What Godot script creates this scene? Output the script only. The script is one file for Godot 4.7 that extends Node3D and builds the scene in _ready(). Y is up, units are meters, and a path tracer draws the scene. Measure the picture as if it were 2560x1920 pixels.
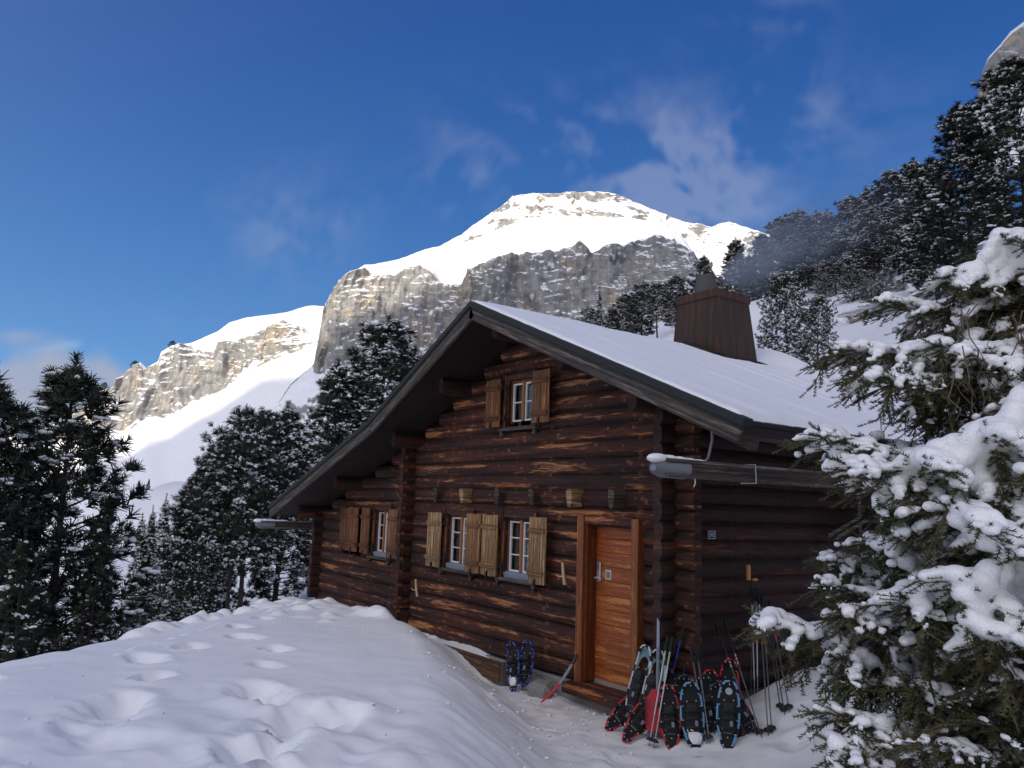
extends Node3D

# A snowed-in log hut below a limestone massif. World axes follow the hut: x along the gable wall, y up,
# z out of the gable towards the viewer; the hut's right front corner stands at the origin, units are metres.
const EYE := Vector3(6.134, 1.897, 6.665)
const AHEAD := Vector3(-0.8141, 0.0, -0.5807)
const ASIDE := Vector3(0.5807, 0.0, -0.8141)
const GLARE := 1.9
const SUN_TO := Vector3(0.465, 0.326, 0.823)
var look := Basis(Vector3(0.58451, 0.03380, -0.81068), Vector3(0.10148, 0.98824, 0.11436), Vector3(0.80502, -0.14911, 0.57421))
var taken := {}
var M := {}
var rng := RandomNumberGenerator.new()
var n_hill := FastNoiseLite.new()
var n_fine := FastNoiseLite.new()
var n_rock := FastNoiseLite.new()
var n_crag := FastNoiseLite.new()


func _ready() -> void:
	# camera, sky, sun, exposure
	var cam := Camera3D.new()
	cam.name = "camera"
	cam.fov = 51.66
	cam.near = 0.05
	cam.far = 9000.0
	cam.transform = Transform3D(look, EYE)
	add_child(cam)
	cam.current = true
	var around := WorldEnvironment.new()
	around.name = "environment"
	var air := Environment.new()
	var sky := Sky.new()
	var dome := PanoramaSkyMaterial.new()
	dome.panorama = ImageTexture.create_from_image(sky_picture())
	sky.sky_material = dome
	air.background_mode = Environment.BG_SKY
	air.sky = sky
	air.background_energy_multiplier = 1.0
	air.tonemap_mode = Environment.TONE_MAPPER_LINEAR
	air.tonemap_exposure = 1.0
	air.sdfgi_enabled = true
	air.ssao_enabled = true
	air.ssil_enabled = true
	air.volumetric_fog_enabled = true
	air.volumetric_fog_density = 0.0
	around.environment = air
	add_child(around)
	var sun := DirectionalLight3D.new()
	sun.name = "sun"
	sun.light_energy = 1.45
	sun.light_color = Color(1.0, 0.955, 0.88)
	sun.light_angular_distance = 0.5
	sun.shadow_enabled = true
	add_child(sun)
	sun.look_at_from_position(Vector3.ZERO, -SUN_TO)

	n_hill = noise(0.022, 11, 4)
	n_fine = noise(0.12, 12, 3)
	n_rock = noise(1.0, 13, 3)
	n_crag = noise(1.0, 14, 4)
	make_materials()
	# the large structure
	build_ground()
	build_mountains()
	build_hut()
	build_forest()
	build_near_spruce()
	# the objects
	build_gear()


# ---------------------------------------------------------------- shapes
class Mk:
	var v := PackedVector3Array()
	var n := PackedVector3Array()
	var c := PackedColorArray()
	var t := PackedInt32Array()
	var tint := Color(1, 1, 1)

	func vert(p: Vector3, nn: Vector3) -> int:
		v.append(p)
		n.append(nn)
		c.append(tint)
		return v.size() - 1

	func tri(a: int, b: int, d: int) -> void:   # wound clockwise seen from the side its normals point to
		var face := (v[b] - v[a]).cross(v[d] - v[a])
		if face.dot(n[a] + n[b] + n[d]) > 0.0:
			t.append_array([a, d, b])
		else:
			t.append_array([a, b, d])

	func flat(points: Array, out: Vector3) -> void:
		var nn: Vector3 = (points[1] - points[0]).cross(points[2] - points[0]).normalized()
		if nn.dot(out) < 0.0:
			nn = -nn
		var first := v.size()
		for p in points:
			vert(p, nn)
		for k in range(1, points.size() - 1):
			tri(first, first + k, first + k + 1)

	func box(at: Vector3, size: Vector3, bevel := 0.004, turn := Basis()) -> void:
		var h := size * 0.5
		var b := minf(bevel, minf(h.x, minf(h.y, h.z)) * 0.45)
		var o := turn
		for axis in 3:
			for s in [-1.0, 1.0]:
				var u := (axis + 1) % 3
				var w := (axis + 2) % 3
				var pts := []
				for q in [[-1, -1], [1, -1], [1, 1], [-1, 1]]:
					var p := Vector3()
					p[axis] = s * h[axis]
					p[u] = q[0] * (h[u] - b)
					p[w] = q[1] * (h[w] - b)
					pts.append(at + o * p)
				var out := Vector3()
				out[axis] = s
				flat(pts, o * out)
		if b <= 0.0005:
			return
		for axis in 3:
			var u := (axis + 1) % 3
			var w := (axis + 2) % 3
			for su in [-1.0, 1.0]:
				for sw in [-1.0, 1.0]:
					var pts := []
					for e in [[-1, 0], [1, 0], [1, 1], [-1, 1]]:
						var p := Vector3()
						p[axis] = e[0] * (h[axis] - b)
						p[u] = su * (h[u] if e[1] == 0 else h[u] - b)
						p[w] = sw * (h[w] - b if e[1] == 0 else h[w])
						pts.append(at + o * p)
					var out := Vector3()
					out[u] = su
					out[w] = sw
					flat(pts, o * out)
		for sx in [-1.0, 1.0]:
			for sy in [-1.0, 1.0]:
				for sz in [-1.0, 1.0]:
					var s := Vector3(sx, sy, sz)
					var k := h - Vector3(b, b, b)
					flat([at + o * (s * Vector3(h.x, k.y, k.z)), at + o * (s * Vector3(k.x, h.y, k.z)), at + o * (s * Vector3(k.x, k.y, h.z))], o * s)

	func tube(points: Array, radii: Array, sides := 8, caps := true, squash := 1.0, up := Vector3.UP) -> void:
		var rows := points.size()
		var first := v.size()
		var side := Vector3.RIGHT
		for i in rows:
			var along: Vector3 = (points[mini(i + 1, rows - 1)] - points[maxi(i - 1, 0)]).normalized()
			if i == 0:
				side = along.cross(up)
				if side.length() < 0.05:
					side = along.cross(Vector3(0.3, 0.1, 0.9))
			side = (side - along * side.dot(along)).normalized()
			var over := side.cross(along).normalized()
			for k in sides:
				var a := TAU * k / sides
				var nn := side * cos(a) + over * sin(a)
				vert(points[i] + side * cos(a) * radii[i] + over * sin(a) * radii[i] * squash, nn)
		for i in rows - 1:
			for k in sides:
				var a := first + i * sides + k
				var b := first + i * sides + (k + 1) % sides
				tri(a, b, a + sides)
				tri(b, b + sides, a + sides)
		if caps:
			for e in [0, rows - 1]:
				var out: Vector3 = (points[e] - points[1 if e == 0 else rows - 2]).normalized()
				var ring := []
				for k in sides:
					ring.append(v[first + e * sides + k])
				flat(ring, out)

	func ball(at: Vector3, r: Vector3, rough := 0.0, seed := 0, rows := 6, sides := 9) -> void:
		var g := RandomNumberGenerator.new()
		g.seed = seed + 17
		var first := v.size()
		for i in rows + 1:
			var a := PI * i / rows
			for k in sides:
				var b := TAU * k / sides
				var d := Vector3(sin(a) * cos(b), cos(a), sin(a) * sin(b))
				var f := 1.0 + (g.randf_range(-rough, rough) if i > 0 and i < rows else 0.0)
				vert(at + d * r * f, (d / r).normalized())
		for i in rows:
			for k in sides:
				var a := first + i * sides + k
				var b := first + i * sides + (k + 1) % sides
				if i > 0:
					tri(a, b, a + sides)
				if i < rows - 1:
					tri(b, b + sides, a + sides)

	func plate(outline: PackedVector2Array, depth: float, place: Transform3D) -> void:   # a flat outline in x and y given a thickness along z
		var cut := Geometry2D.triangulate_polygon(outline)
		for s in [-0.5, 0.5]:
			var first := v.size()
			for p in outline:
				vert(place * Vector3(p.x, p.y, s * depth), place.basis * Vector3(0, 0, s).normalized())
			for k in range(0, cut.size(), 3):
				tri(first + cut[k], first + cut[k + 1], first + cut[k + 2])
		var turn := 1.0 if Geometry2D.is_polygon_clockwise(outline) else -1.0
		for k in outline.size():
			var a := outline[k]
			var b := outline[(k + 1) % outline.size()]
			var out := Vector2(-(b - a).y, (b - a).x) * turn
			flat([place * Vector3(a.x, a.y, -depth / 2), place * Vector3(b.x, b.y, -depth / 2), place * Vector3(b.x, b.y, depth / 2), place * Vector3(a.x, a.y, depth / 2)], place.basis * Vector3(out.x, out.y, 0))

	func put(o: Mk, x: Transform3D) -> void:   # another shape, moved
		var first := v.size()
		v.append_array(x * o.v)
		n.append_array(Transform3D(x.basis.orthonormalized(), Vector3.ZERO) * o.n)
		c.append_array(o.c)
		var at := t.size()
		t.append_array(o.t)
		for k in range(at, t.size()):
			t[k] += first

	func mesh() -> ArrayMesh:
		var m := ArrayMesh.new()
		if t.is_empty():
			return m
		var a := []
		a.resize(Mesh.ARRAY_MAX)
		a[Mesh.ARRAY_VERTEX] = v
		a[Mesh.ARRAY_NORMAL] = n
		a[Mesh.ARRAY_COLOR] = c
		a[Mesh.ARRAY_INDEX] = t
		m.add_surface_from_arrays(Mesh.PRIMITIVE_TRIANGLES, a)
		return m


func sheet(p: PackedVector3Array, w: int, h: int, col := PackedColorArray()) -> ArrayMesh:   # a smooth net of w by h points
	var n := PackedVector3Array()
	n.resize(w * h)
	for j in h:
		var j0 := maxi(j - 1, 0) * w
		var j1 := mini(j + 1, h - 1) * w
		for i in w:
			var nn := (p[j * w + mini(i + 1, w - 1)] - p[j * w + maxi(i - 1, 0)]).cross(p[j1 + i] - p[j0 + i])
			n[j * w + i] = nn.normalized()
	if n[w * h / 2].y < 0.0:
		for k in n.size():
			n[k] = -n[k]
	var t := PackedInt32Array()
	t.resize((w - 1) * (h - 1) * 6)
	var mid := (h / 2) * w + w / 2
	var turn := (p[mid + 1] - p[mid]).cross(p[mid + w] - p[mid]).dot(n[mid]) > 0.0
	var k := 0
	for j in h - 1:
		for i in w - 1:
			var a := j * w + i
			var b := a + w if turn else a + 1
			var d := a + 1 if turn else a + w
			t[k] = a
			t[k + 1] = b
			t[k + 2] = d
			t[k + 3] = a + w + 1
			t[k + 4] = d
			t[k + 5] = b
			k += 6
	var arr := []
	arr.resize(Mesh.ARRAY_MAX)
	arr[Mesh.ARRAY_VERTEX] = p
	arr[Mesh.ARRAY_NORMAL] = n
	if col.size():
		arr[Mesh.ARRAY_COLOR] = col
	arr[Mesh.ARRAY_INDEX] = t
	var m := ArrayMesh.new()
	m.add_surface_from_arrays(Mesh.PRIMITIVE_TRIANGLES, arr)
	return m


# ---------------------------------------------------------------- scene objects
func numbered(called: String) -> String:
	taken[called] = taken.get(called, -1) + 1
	return called if taken[called] == 0 else "%s_%03d" % [called, taken[called]]


func tag(o: Node3D, label: String, category: String, group := "") -> Node3D:
	o.set_meta("label", label)
	o.set_meta("category", category)
	if group:
		o.set_meta("group", group)
	return o


func thing(called: String, label: String, category: String, at := Vector3.ZERO, turn := 0.0, group := "") -> Node3D:
	var o := Node3D.new()
	o.name = numbered(called)
	add_child(o)
	o.position = at
	o.rotation.y = turn
	return tag(o, label, category, group)


func part(called: String, shape, m: Material, parent: Node, label := "") -> MeshInstance3D:
	var o := MeshInstance3D.new()
	o.name = called
	o.mesh = shape.mesh() if shape is Mk else shape
	o.material_override = m
	if label:
		o.set_meta("label", label)
	parent.add_child(o, true)
	return o


func structure(called: String, shape, m: Material, label: String) -> MeshInstance3D:
	var o := part(numbered(called), shape, m, self, label)
	o.set_meta("kind", "structure")
	return o


func copy_of(o: Node3D, label: String, category := "") -> Node3D:
	var r: Node3D = o.duplicate()
	r.name = numbered(String(o.name).rstrip("0123456789").trim_suffix("_"))
	add_child(r)
	r.set_meta("label", label)
	if category:
		r.set_meta("category", category)
	return r


# ---------------------------------------------------------------- measures
func spot(px: float, py: float, depth: float) -> Vector3:   # the point that far ahead on a sight line (in the photograph's 2560 by 1920)
	var d := look * Vector3(px - 1280.0, 960.0 - py, -1983.24)
	return EYE + d * (depth / d.dot(AHEAD))


func smooth(a: float, b: float, x: float) -> float:
	return smoothstep(a, b, x)


func along(xs: Array, ys: Array, x: float) -> float:   # a broken line y(x)
	if x <= xs[0]:
		return ys[0]
	for k in range(1, xs.size()):
		if x <= xs[k]:
			return lerpf(ys[k - 1], ys[k], (x - xs[k - 1]) / (xs[k] - xs[k - 1]))
	return ys[-1]


# ---------------------------------------------------------------- snow cover
var dents := []
var dent_grid := {}
const CREST_X := [-12.0, -8.0, -6.0, -4.0, -2.5, -1.0, 0.5, 2.0, 3.5, 6.0]
const CREST_Z := [0.75, 0.95, 1.1, 1.35, 1.8, 2.55, 3.5, 4.7, 6.4, 10.0]
const FOOT_Z := [0.0, 0.02, 0.05, 0.15, 0.45, 0.95, 1.7, 2.7, 4.2, 7.5]


func add_dent(x: float, z: float, r: float, deep: float, long := 1.0, turn := 0.0) -> void:
	dents.append([x, z, r, deep, long, turn])
	var reach := r * maxf(long, 1.0) * 1.8
	for i in range(floori((x - reach) * 2.0), ceili((x + reach) * 2.0)):
		for j in range(floori((z - reach) * 2.0), ceili((z + reach) * 2.0)):
			var key := Vector2i(i, j)
			if not dent_grid.has(key):
				dent_grid[key] = []
			dent_grid[key].append(dents.size() - 1)


func trodden(x: float, z: float) -> float:
	var sum := 0.0
	var key := Vector2i(floori(x * 2.0), floori(z * 2.0))
	if dent_grid.has(key):
		for k in dent_grid[key]:
			var d: Array = dents[k]
			var dx: float = x - d[0]
			var dz: float = z - d[1]
			var c := cos(d[5])
			var s := sin(d[5])
			var q := Vector2((dx * c + dz * s) / (d[2] * d[4]), (-dx * s + dz * c) / d[2])
			var l := q.length()
			if l < 2.0:
				l += 0.30 * n_fine.get_noise_2d(x * 38.0 + k * 7.0, z * 38.0) * smoothstep(0.0, 0.5, l)
			if l < 1.7:
				if d[3] > 0.0:   # a footprint: a hollow with a low rim round it
					sum += -d[3] * (1.0 - smoothstep(0.45, 1.0, l)) + d[3] * 0.16 * exp(-pow((l - 1.15) / 0.25, 2.0))
				else:            # a lump of thrown snow
					sum += -d[3] * pow(maxf(0.0, 1.0 - l * l / 1.4), 0.75)
	return sum


func hill(f: float, l: float) -> float:
	var h := 0.22 * f + (0.37 if l > 0.0 else 0.55) * l - 6.0
	h = minf(h, 17.0 + 0.30 * l + 0.06 * f) if l > 0.0 else h
	if f > 200.0:
		h -= (f - 200.0) * 0.16
	h = maxf(h, -70.0 - 0.02 * f)
	h += 11.5 * exp(-(pow((f - 150.0) / 22.0, 2.0) + pow((l + 68.0) / 22.0, 2.0)))
	h += n_hill.get_noise_2d(f * 1.0, l * 1.0) * clampf((f + absf(l)) * 0.03, 0.2, 4.0)
	return h


func terrace(x: float, z: float) -> float:
	var foot := along(CREST_X, FOOT_Z, x)
	var crest := along(CREST_X, CREST_Z, x)
	var low := -0.47 + smooth(0.9, 3.6, x) * 0.5
	low += smooth(0.7, -1.8, z) * smooth(-0.3, 0.5, x) * 0.62
	low += 0.24 * smooth(-2.75, -3.9, x)
	var top := 0.10 + 0.13 * smooth(-9.0, -3.0, x) + 0.08 * smooth(4.0, 8.0, z)
	var t := smooth(foot, crest, z)
	var h := lerpf(low, top, t)
	var s := (x + 4.3) * -0.685 + (z - 5.9) * 0.73 - 0.1 + 0.25 * n_hill.get_noise_2d(x * 30.0, z * 30.0)
	if s > -1.5:
		h -= (sqrt((s + 0.2) * (s + 0.2) + 0.5) + (s + 0.2)) * 0.36
	return h


func ground(x: float, z: float, fine := true) -> float:
	var p := Vector3(x, 0, z) - EYE
	var f := p.dot(AHEAD)
	var l := p.dot(ASIDE)
	var far := smooth(9.0, 26.0, Vector2(x + 2.5, z - 1.0).length())
	var h := lerpf(terrace(x, z), hill(f, l), far) if far < 1.0 else hill(f, l)
	if fine and far < 1.0:
		var crest := along(CREST_X, CREST_Z, x)
		var up := smooth(crest - 1.0, crest + 0.4, z)
		var near := clampf(1.7 - Vector2(x - 3.2, z - 5.6).length() / 3.0, 0.12, 1.0)
		h += n_fine.get_noise_2d(x * 7.0, z * 7.0) * lerpf(0.05, 0.12 * near + 0.008, up)
		h += n_fine.get_noise_2d(x * 24.0 + 70.0, z * 24.0) * lerpf(0.026, 0.012 * near + 0.002, up)
		h += n_fine.get_noise_2d(x * 70.0, z * 70.0 + 30.0) * lerpf(0.011, 0.0045, up) * (1.0 - far)
		h += trodden(x, z)
	return h


func steps(lo: float, hi: float, fine: float, growth: float, reach: float) -> PackedFloat32Array:
	var a := PackedFloat32Array()
	var back := []
	var d := fine
	var q := lo
	while q > -reach:
		d *= growth
		q -= d
		back.append(q)
	back.reverse()
	for e in back:
		a.append(e)
	var k := int((hi - lo) / fine)
	for i in k + 1:
		a.append(lo + (hi - lo) * i / k)
	d = fine
	q = hi
	while q < reach:
		d *= growth
		q += d
		a.append(q)
	return a


# ---------------------------------------------------------------- air
func sky_picture() -> Image:
	var w := 1536
	var h := 768
	var cover := FastNoiseLite.new()
	cover.seed = 5
	cover.frequency = 1.0
	cover.fractal_octaves = 5
	var warp := FastNoiseLite.new()
	warp.seed = 9
	warp.frequency = 0.8
	warp.fractal_octaves = 3
	var s := SUN_TO.normalized()
	var f := PackedFloat32Array()
	f.resize(w * h * 3)
	var banks := []   # where the photograph's thin clouds hang: direction, reach, strength
	for b in [[1560, 420, 0.07, 0.9], [1760, 490, 0.085, 1.0], [1640, 520, 0.06, 0.8], [1870, 330, 0.04, 0.4], [1200, 400, 0.06, 0.55], [1110, 470, 0.04, 0.45], [660, 560, 0.05, 0.4], [740, 600, 0.05, 0.35], [1980, 40, 0.04, 0.3], [1860, 90, 0.04, 0.2], [2050, 280, 0.05, 0.4], [2240, 330, 0.06, 0.15], [1400, 350, 0.05, 0.5], [430, 765, 0.03, 0.3], [850, 520, 0.05, 0.25]]:
		banks.append([(spot(b[0], b[1], 100.0) - EYE).normalized(), b[2], b[3]])
	var low_bank := (spot(60.0, 1060.0, 100.0) - EYE).normalized()
	var trail_a := (spot(25.0, 889.0, 100.0) - EYE).normalized()
	var trail_b := (spot(195.0, 858.0, 100.0) - EYE).normalized()
	var k := 0
	for j in h:
		var el := PI * (0.5 - (j + 0.5) / h)
		var y := sin(el)
		var ch := cos(el)
		if y < -0.03:
			for i in w:
				f[k] = 0.30
				f[k + 1] = 0.33
				f[k + 2] = 0.40
				k += 3
			continue
		var up := maxf(y, 0.0)
		var low := Vector3(0.001 + 0.27 * exp(-5.0 * up), 0.026 + 0.52 * exp(-3.8 * up), 0.15 + 0.74 * exp(-2.5 * up))   # clear air
		for i in w:
			var az := TAU * (i + 0.5) / w
			var d := Vector3(ch * sin(az), y, -ch * cos(az))
			var g := d.dot(s)
			var c := low
			var a := acos(clampf(g, -1.0, 1.0))
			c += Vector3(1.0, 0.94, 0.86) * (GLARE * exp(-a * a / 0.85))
			# thin cloud: everywhere a little, thicker in the banks, a grey roll low above the horizon
			var flat := Vector2(d.x, d.z) / (y + 0.28)
			var q := warp.get_noise_2d(flat.x, flat.y)
			var m := cover.get_noise_3d(d.x * 4.5 + q * 0.9, d.y * 7.0 + q * 0.7, d.z * 4.5)
			var m2 := cover.get_noise_3d(d.x * 15.0 + q * 3.0, d.y * 17.0 + q * 2.0, d.z * 15.0 + 7.0)
			var here := 0.01 + 0.12 * smoothstep(-0.3, 0.7, g)
			for b in banks:
				var l: float = d.distance_to(b[0])
				if l < b[1] * 2.2:
					here += b[2] * exp(-l * l / (b[1] * b[1]))
			var m3 := cover.get_noise_3d(d.x * 46.0 + q * 6.0, d.y * 40.0, d.z * 46.0)
			var cloud := clampf(here * (0.30 + 1.15 * m + 0.75 * m2 + 0.4 * m3), 0.0, 0.7) * 0.45
			c = c.lerp(Vector3(0.46, 0.50, 0.66), cloud)
			var off := Vector2(d.x, d.z).normalized().distance_to(Vector2(low_bank.x, low_bank.z).normalized())
			var crest := 0.055 + 0.03 * m + 0.11 * exp(-off * off / 0.030) + 0.05 * q + 0.012 * m2
			var roll := smoothstep(-0.012, 0.035, crest - y) * (0.85 + 0.3 * m + 0.15 * m2)
			c = c.lerp(Vector3(0.40, 0.43, 0.53), clampf(roll, 0.0, 0.92))
			if d.distance_to(trail_a) < 0.25:   # the vapour trail of an aeroplane
				var ab := trail_b - trail_a
				var t := clampf((d - trail_a).dot(ab) / ab.dot(ab), 0.0, 1.0)
				c = c.lerp(Vector3(0.45, 0.60, 0.82), 0.5 * t * exp(-pow(d.distance_to(trail_a + ab * t) / (0.0045 - 0.002 * t), 2.0)))
			f[k] = c.x
			f[k + 1] = c.y
			f[k + 2] = c.z
			k += 3
	return Image.create_from_data(w, h, false, Image.FORMAT_RGBF, f.to_byte_array())


# ---------------------------------------------------------------- materials
func lin(r: float, g: float, b: float) -> Color:
	return Color(r, g, b).linear_to_srgb()


func plain(key: String, c: Color, rough := 0.7, metal := 0.0) -> StandardMaterial3D:   # c in real-world (linear) values
	var m := StandardMaterial3D.new()
	m.resource_name = key
	m.albedo_color = c.linear_to_srgb()
	m.roughness = rough
	m.metallic = metal
	m.vertex_color_use_as_albedo = true
	M[key] = m
	return m


func noise(freq: float, seed: int, octaves := 4, kind := FastNoiseLite.TYPE_SIMPLEX_SMOOTH) -> FastNoiseLite:
	var n := FastNoiseLite.new()
	n.noise_type = kind
	n.frequency = freq
	n.seed = seed
	n.fractal_octaves = octaves
	return n


func bytes(n: FastNoiseLite, w: int, h: int, to_w: int, to_h: int) -> PackedByteArray:   # a seamless field, stretched
	var im := n.get_seamless_image(w, h)
	im.convert(Image.FORMAT_L8)
	if w != to_w or h != to_h:
		im.resize(to_w, to_h, Image.INTERPOLATE_CUBIC)
	return im.get_data()


func picture(rgb: PackedByteArray, w: int, h: int) -> ImageTexture:
	return ImageTexture.create_from_image(Image.create_from_data(w, h, false, Image.FORMAT_RGB8, rgb))


func relief(n: FastNoiseLite, w: int, h: int, to_w: int, to_h: int) -> ImageTexture:
	var im := n.get_seamless_image(w, h)
	im.convert(Image.FORMAT_L8)
	im.resize(to_w, to_h, Image.INTERPOLATE_CUBIC)
	return ImageTexture.create_from_image(im)


func timber_picture(size: int, seed: int, dark: Color, mid: Color, pale: Color, worn: float, knots: int, rows := 1.0) -> ImageTexture:
	# weathered wood, grain along x: long fibres, worn pale patches that follow them, knots
	var a := bytes(noise(0.03 * rows, seed, 4), size / 16, size, size, size)
	var b := bytes(noise(0.16 * rows, seed + 1, 3), size / 8, size, size, size)
	var p := bytes(noise(0.012, seed + 2, 3), size / 4, size, size, size)
	var grain := PackedFloat32Array()
	grain.resize(size * size)
	var g := RandomNumberGenerator.new()
	g.seed = seed
	var out := PackedByteArray()
	out.resize(size * size * 3)
	for k in size * size:
		var fibre: float = a[k] / 255.0
		var fine: float = b[k] / 255.0
		var patch: float = p[k] / 255.0
		var u := 0.55 * fibre + 0.45 * fine
		var c := dark.lerp(mid, smoothstep(0.25, 0.75, u))
		var w := smoothstep(0.0, 0.16, 0.5 * fibre + 0.3 * fine + 0.55 * patch - worn)
		c = c.lerp(pale, w * (0.55 + 0.45 * fine))
		out[k * 3] = int(c.r * 255.0)
		out[k * 3 + 1] = int(c.g * 255.0)
		out[k * 3 + 2] = int(c.b * 255.0)
	for i in knots:
		var cx := g.randi_range(0, size - 1)
		var cy := g.randi_range(0, size - 1)
		var r := g.randf_range(2.5, 6.0) * size / 1024.0
		for dy in range(-int(r * 1.6), int(r * 1.6) + 1):
			for dx in range(-int(r * 1.2), int(r * 1.2) + 1):
				var l := Vector2(dx / (r * 0.9), dy / (r * 1.25)).length()
				if l < 1.15:
					var k := ((cy + dy + size) % size * size + (cx + dx + size) % size) * 3
					var kc := pale.lerp(mid, 0.3) if l > 0.45 else dark.lerp(mid, 0.6)
					var s := 0.75 * smoothstep(1.15, 0.85, l)
					out[k] = int(lerpf(out[k], kc.r * 255.0, s))
					out[k + 1] = int(lerpf(out[k + 1], kc.g * 255.0, s))
					out[k + 2] = int(lerpf(out[k + 2], kc.b * 255.0, s))
	return picture(out, size, size)


func upright(t: ImageTexture) -> ImageTexture:
	var im: Image = t.get_image().duplicate()
	im.rotate_90(CLOCKWISE)
	return ImageTexture.create_from_image(im)


func timber(key: String, tex: Texture2D, bump: Texture2D, metres: Vector2, axis: int, deep := 0.25, rough := 0.75, world := true) -> StandardMaterial3D:
	# wood whose grain runs along that axis; metres: the length and the height that one picture covers
	var m := StandardMaterial3D.new()
	m.resource_name = key
	m.albedo_texture = tex
	m.roughness = rough
	m.vertex_color_use_as_albedo = true
	m.heightmap_enabled = true
	m.heightmap_texture = bump
	m.heightmap_scale = deep
	m.uv1_triplanar = true
	m.uv1_world_triplanar = world
	m.uv1_triplanar_sharpness = 6.0
	var s := Vector3(1.0 / metres.y, 1.0 / metres.y, 1.0 / metres.y)
	s[axis] = 1.0 / metres.x
	m.uv1_scale = s
	M[key] = m
	return m


func make_materials() -> void:
	var snow := plain("snow", Color(0.895, 0.89, 0.88), 0.62)
	snow.uv1_triplanar = true
	snow.uv1_world_triplanar = true
	snow.uv1_scale = Vector3(1.4, 1.4, 1.4)
	snow.heightmap_enabled = true
	snow.heightmap_texture = relief(noise(0.06, 3, 5), 512, 512, 512, 512)
	snow.heightmap_scale = 0.12
	var pad := plain("snow_pad", Color(0.895, 0.89, 0.88), 0.62)
	pad.uv1_triplanar = true
	pad.uv1_world_triplanar = true
	pad.uv1_scale = Vector3(2.2, 2.2, 2.2)
	pad.heightmap_enabled = true
	pad.heightmap_texture = snow.heightmap_texture
	pad.heightmap_scale = 0.8
	plain("mountain", Color(1, 1, 1), 0.85)
	var needle := plain("needle", Color(1, 1, 1), 0.6)
	needle.backlight_enabled = true
	needle.backlight = Color(0.10, 0.12, 0.05)
	plain("bark", Color(1, 1, 1), 0.9)
	# the hut's woods (colours in sRGB)
	var fibre := relief(noise(0.12, 31, 4), 64, 512, 512, 512)
	var log_tex := timber_picture(1024, 40, Color(0.125, 0.058, 0.034), Color(0.36, 0.175, 0.088), Color(0.78, 0.53, 0.31), 0.785, 300)
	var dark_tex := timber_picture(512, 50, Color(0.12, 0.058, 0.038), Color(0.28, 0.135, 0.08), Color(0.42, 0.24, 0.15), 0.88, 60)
	var grey_tex := timber_picture(512, 60, Color(0.22, 0.20, 0.185), Color(0.44, 0.41, 0.38), Color(0.62, 0.58, 0.53), 0.80, 20)
	var pale_tex := timber_picture(512, 70, Color(0.40, 0.29, 0.18), Color(0.66, 0.52, 0.35), Color(0.80, 0.69, 0.52), 0.74, 18)
	var door_tex := timber_picture(512, 80, Color(0.50, 0.24, 0.085), Color(0.67, 0.38, 0.15), Color(0.80, 0.56, 0.29), 0.78, 10)
	var fibre_y := upright(fibre)
	var pale_up := upright(pale_tex)
	var door_up := upright(door_tex)
	var log_up := upright(log_tex)
	timber("log", log_tex, fibre, Vector2(6.1, 3.1), 0, 1.2, 0.85)
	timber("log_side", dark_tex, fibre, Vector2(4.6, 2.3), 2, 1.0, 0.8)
	timber("board_x", grey_tex, fibre, Vector2(2.6, 0.8), 0, 0.5, 0.85)
	timber("board_own", grey_tex, fibre, Vector2(2.6, 0.8), 0, 0.5, 0.85, false)
	timber("board_z", grey_tex, fibre, Vector2(2.6, 0.8), 2, 0.5, 0.85)
	timber("pale_y", pale_up, fibre_y, Vector2(1.3, 0.5), 1, 0.4, 0.8)
	timber("pale_x", pale_tex, fibre, Vector2(1.3, 0.5), 0, 0.4, 0.8)
	timber("door_x", door_tex, fibre, Vector2(1.6, 0.9), 0, 0.3, 0.55)
	timber("door_y", door_up, fibre_y, Vector2(1.6, 0.9), 1, 0.3, 0.6)
	timber("brown_y", log_up, fibre_y, Vector2(4.0, 2.0), 1, 0.6, 0.75)
	timber("brown_x", log_tex, fibre, Vector2(4.0, 2.0), 0, 0.6, 0.75)
	var rust := plain("rust", Color(1, 1, 1), 0.75, 0.15)
	rust.albedo_texture = upright(timber_picture(512, 90, Color(0.22, 0.16, 0.13), Color(0.30, 0.205, 0.155), Color(0.42, 0.24, 0.145), 0.84, 0, 0.4))
	rust.uv1_triplanar = true
	rust.uv1_scale = Vector3(0.9, 0.5, 0.9)
	var stone := plain("stone", Color(1, 1, 1), 0.95)
	stone.heightmap_enabled = true
	stone.heightmap_texture = relief(noise(0.03, 77, 5), 256, 256, 256, 256)
	stone.heightmap_scale = 2.0
	stone.uv1_triplanar = true
	stone.uv1_world_triplanar = true
	stone.uv1_scale = Vector3(1.5, 1.5, 1.5)
	plain("black_iron", Color(0.02, 0.02, 0.022), 0.5, 0.4)
	plain("green_metal", Color(0.017, 0.022, 0.020), 0.9, 0.0)
	plain("white_paint", Color(0.72, 0.72, 0.69), 0.5)
	plain("plastic", Color(1, 1, 1), 0.42)
	plain("metal", Color(1, 1, 1), 0.3, 0.8)
	plain("dull", Color(1, 1, 1), 0.85)
	var glass := StandardMaterial3D.new()
	glass.resource_name = "glass"
	glass.albedo_color = Color(0.12, 0.13, 0.13, 0.06)
	glass.transparency = BaseMaterial3D.TRANSPARENCY_ALPHA
	glass.roughness = 0.04
	M.glass = glass


# ---------------------------------------------------------------- mountains
func ridge_line(st: Array, k: int, px: float) -> float:
	if px <= st[0][0]:
		return st[0][k]
	for i in range(1, st.size()):
		if px <= st[i][0]:
			return lerpf(st[i - 1][k], st[i][k], (px - st[i - 1][0]) / (st[i][0] - st[i - 1][0]))
	return st[-1][k]


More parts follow.
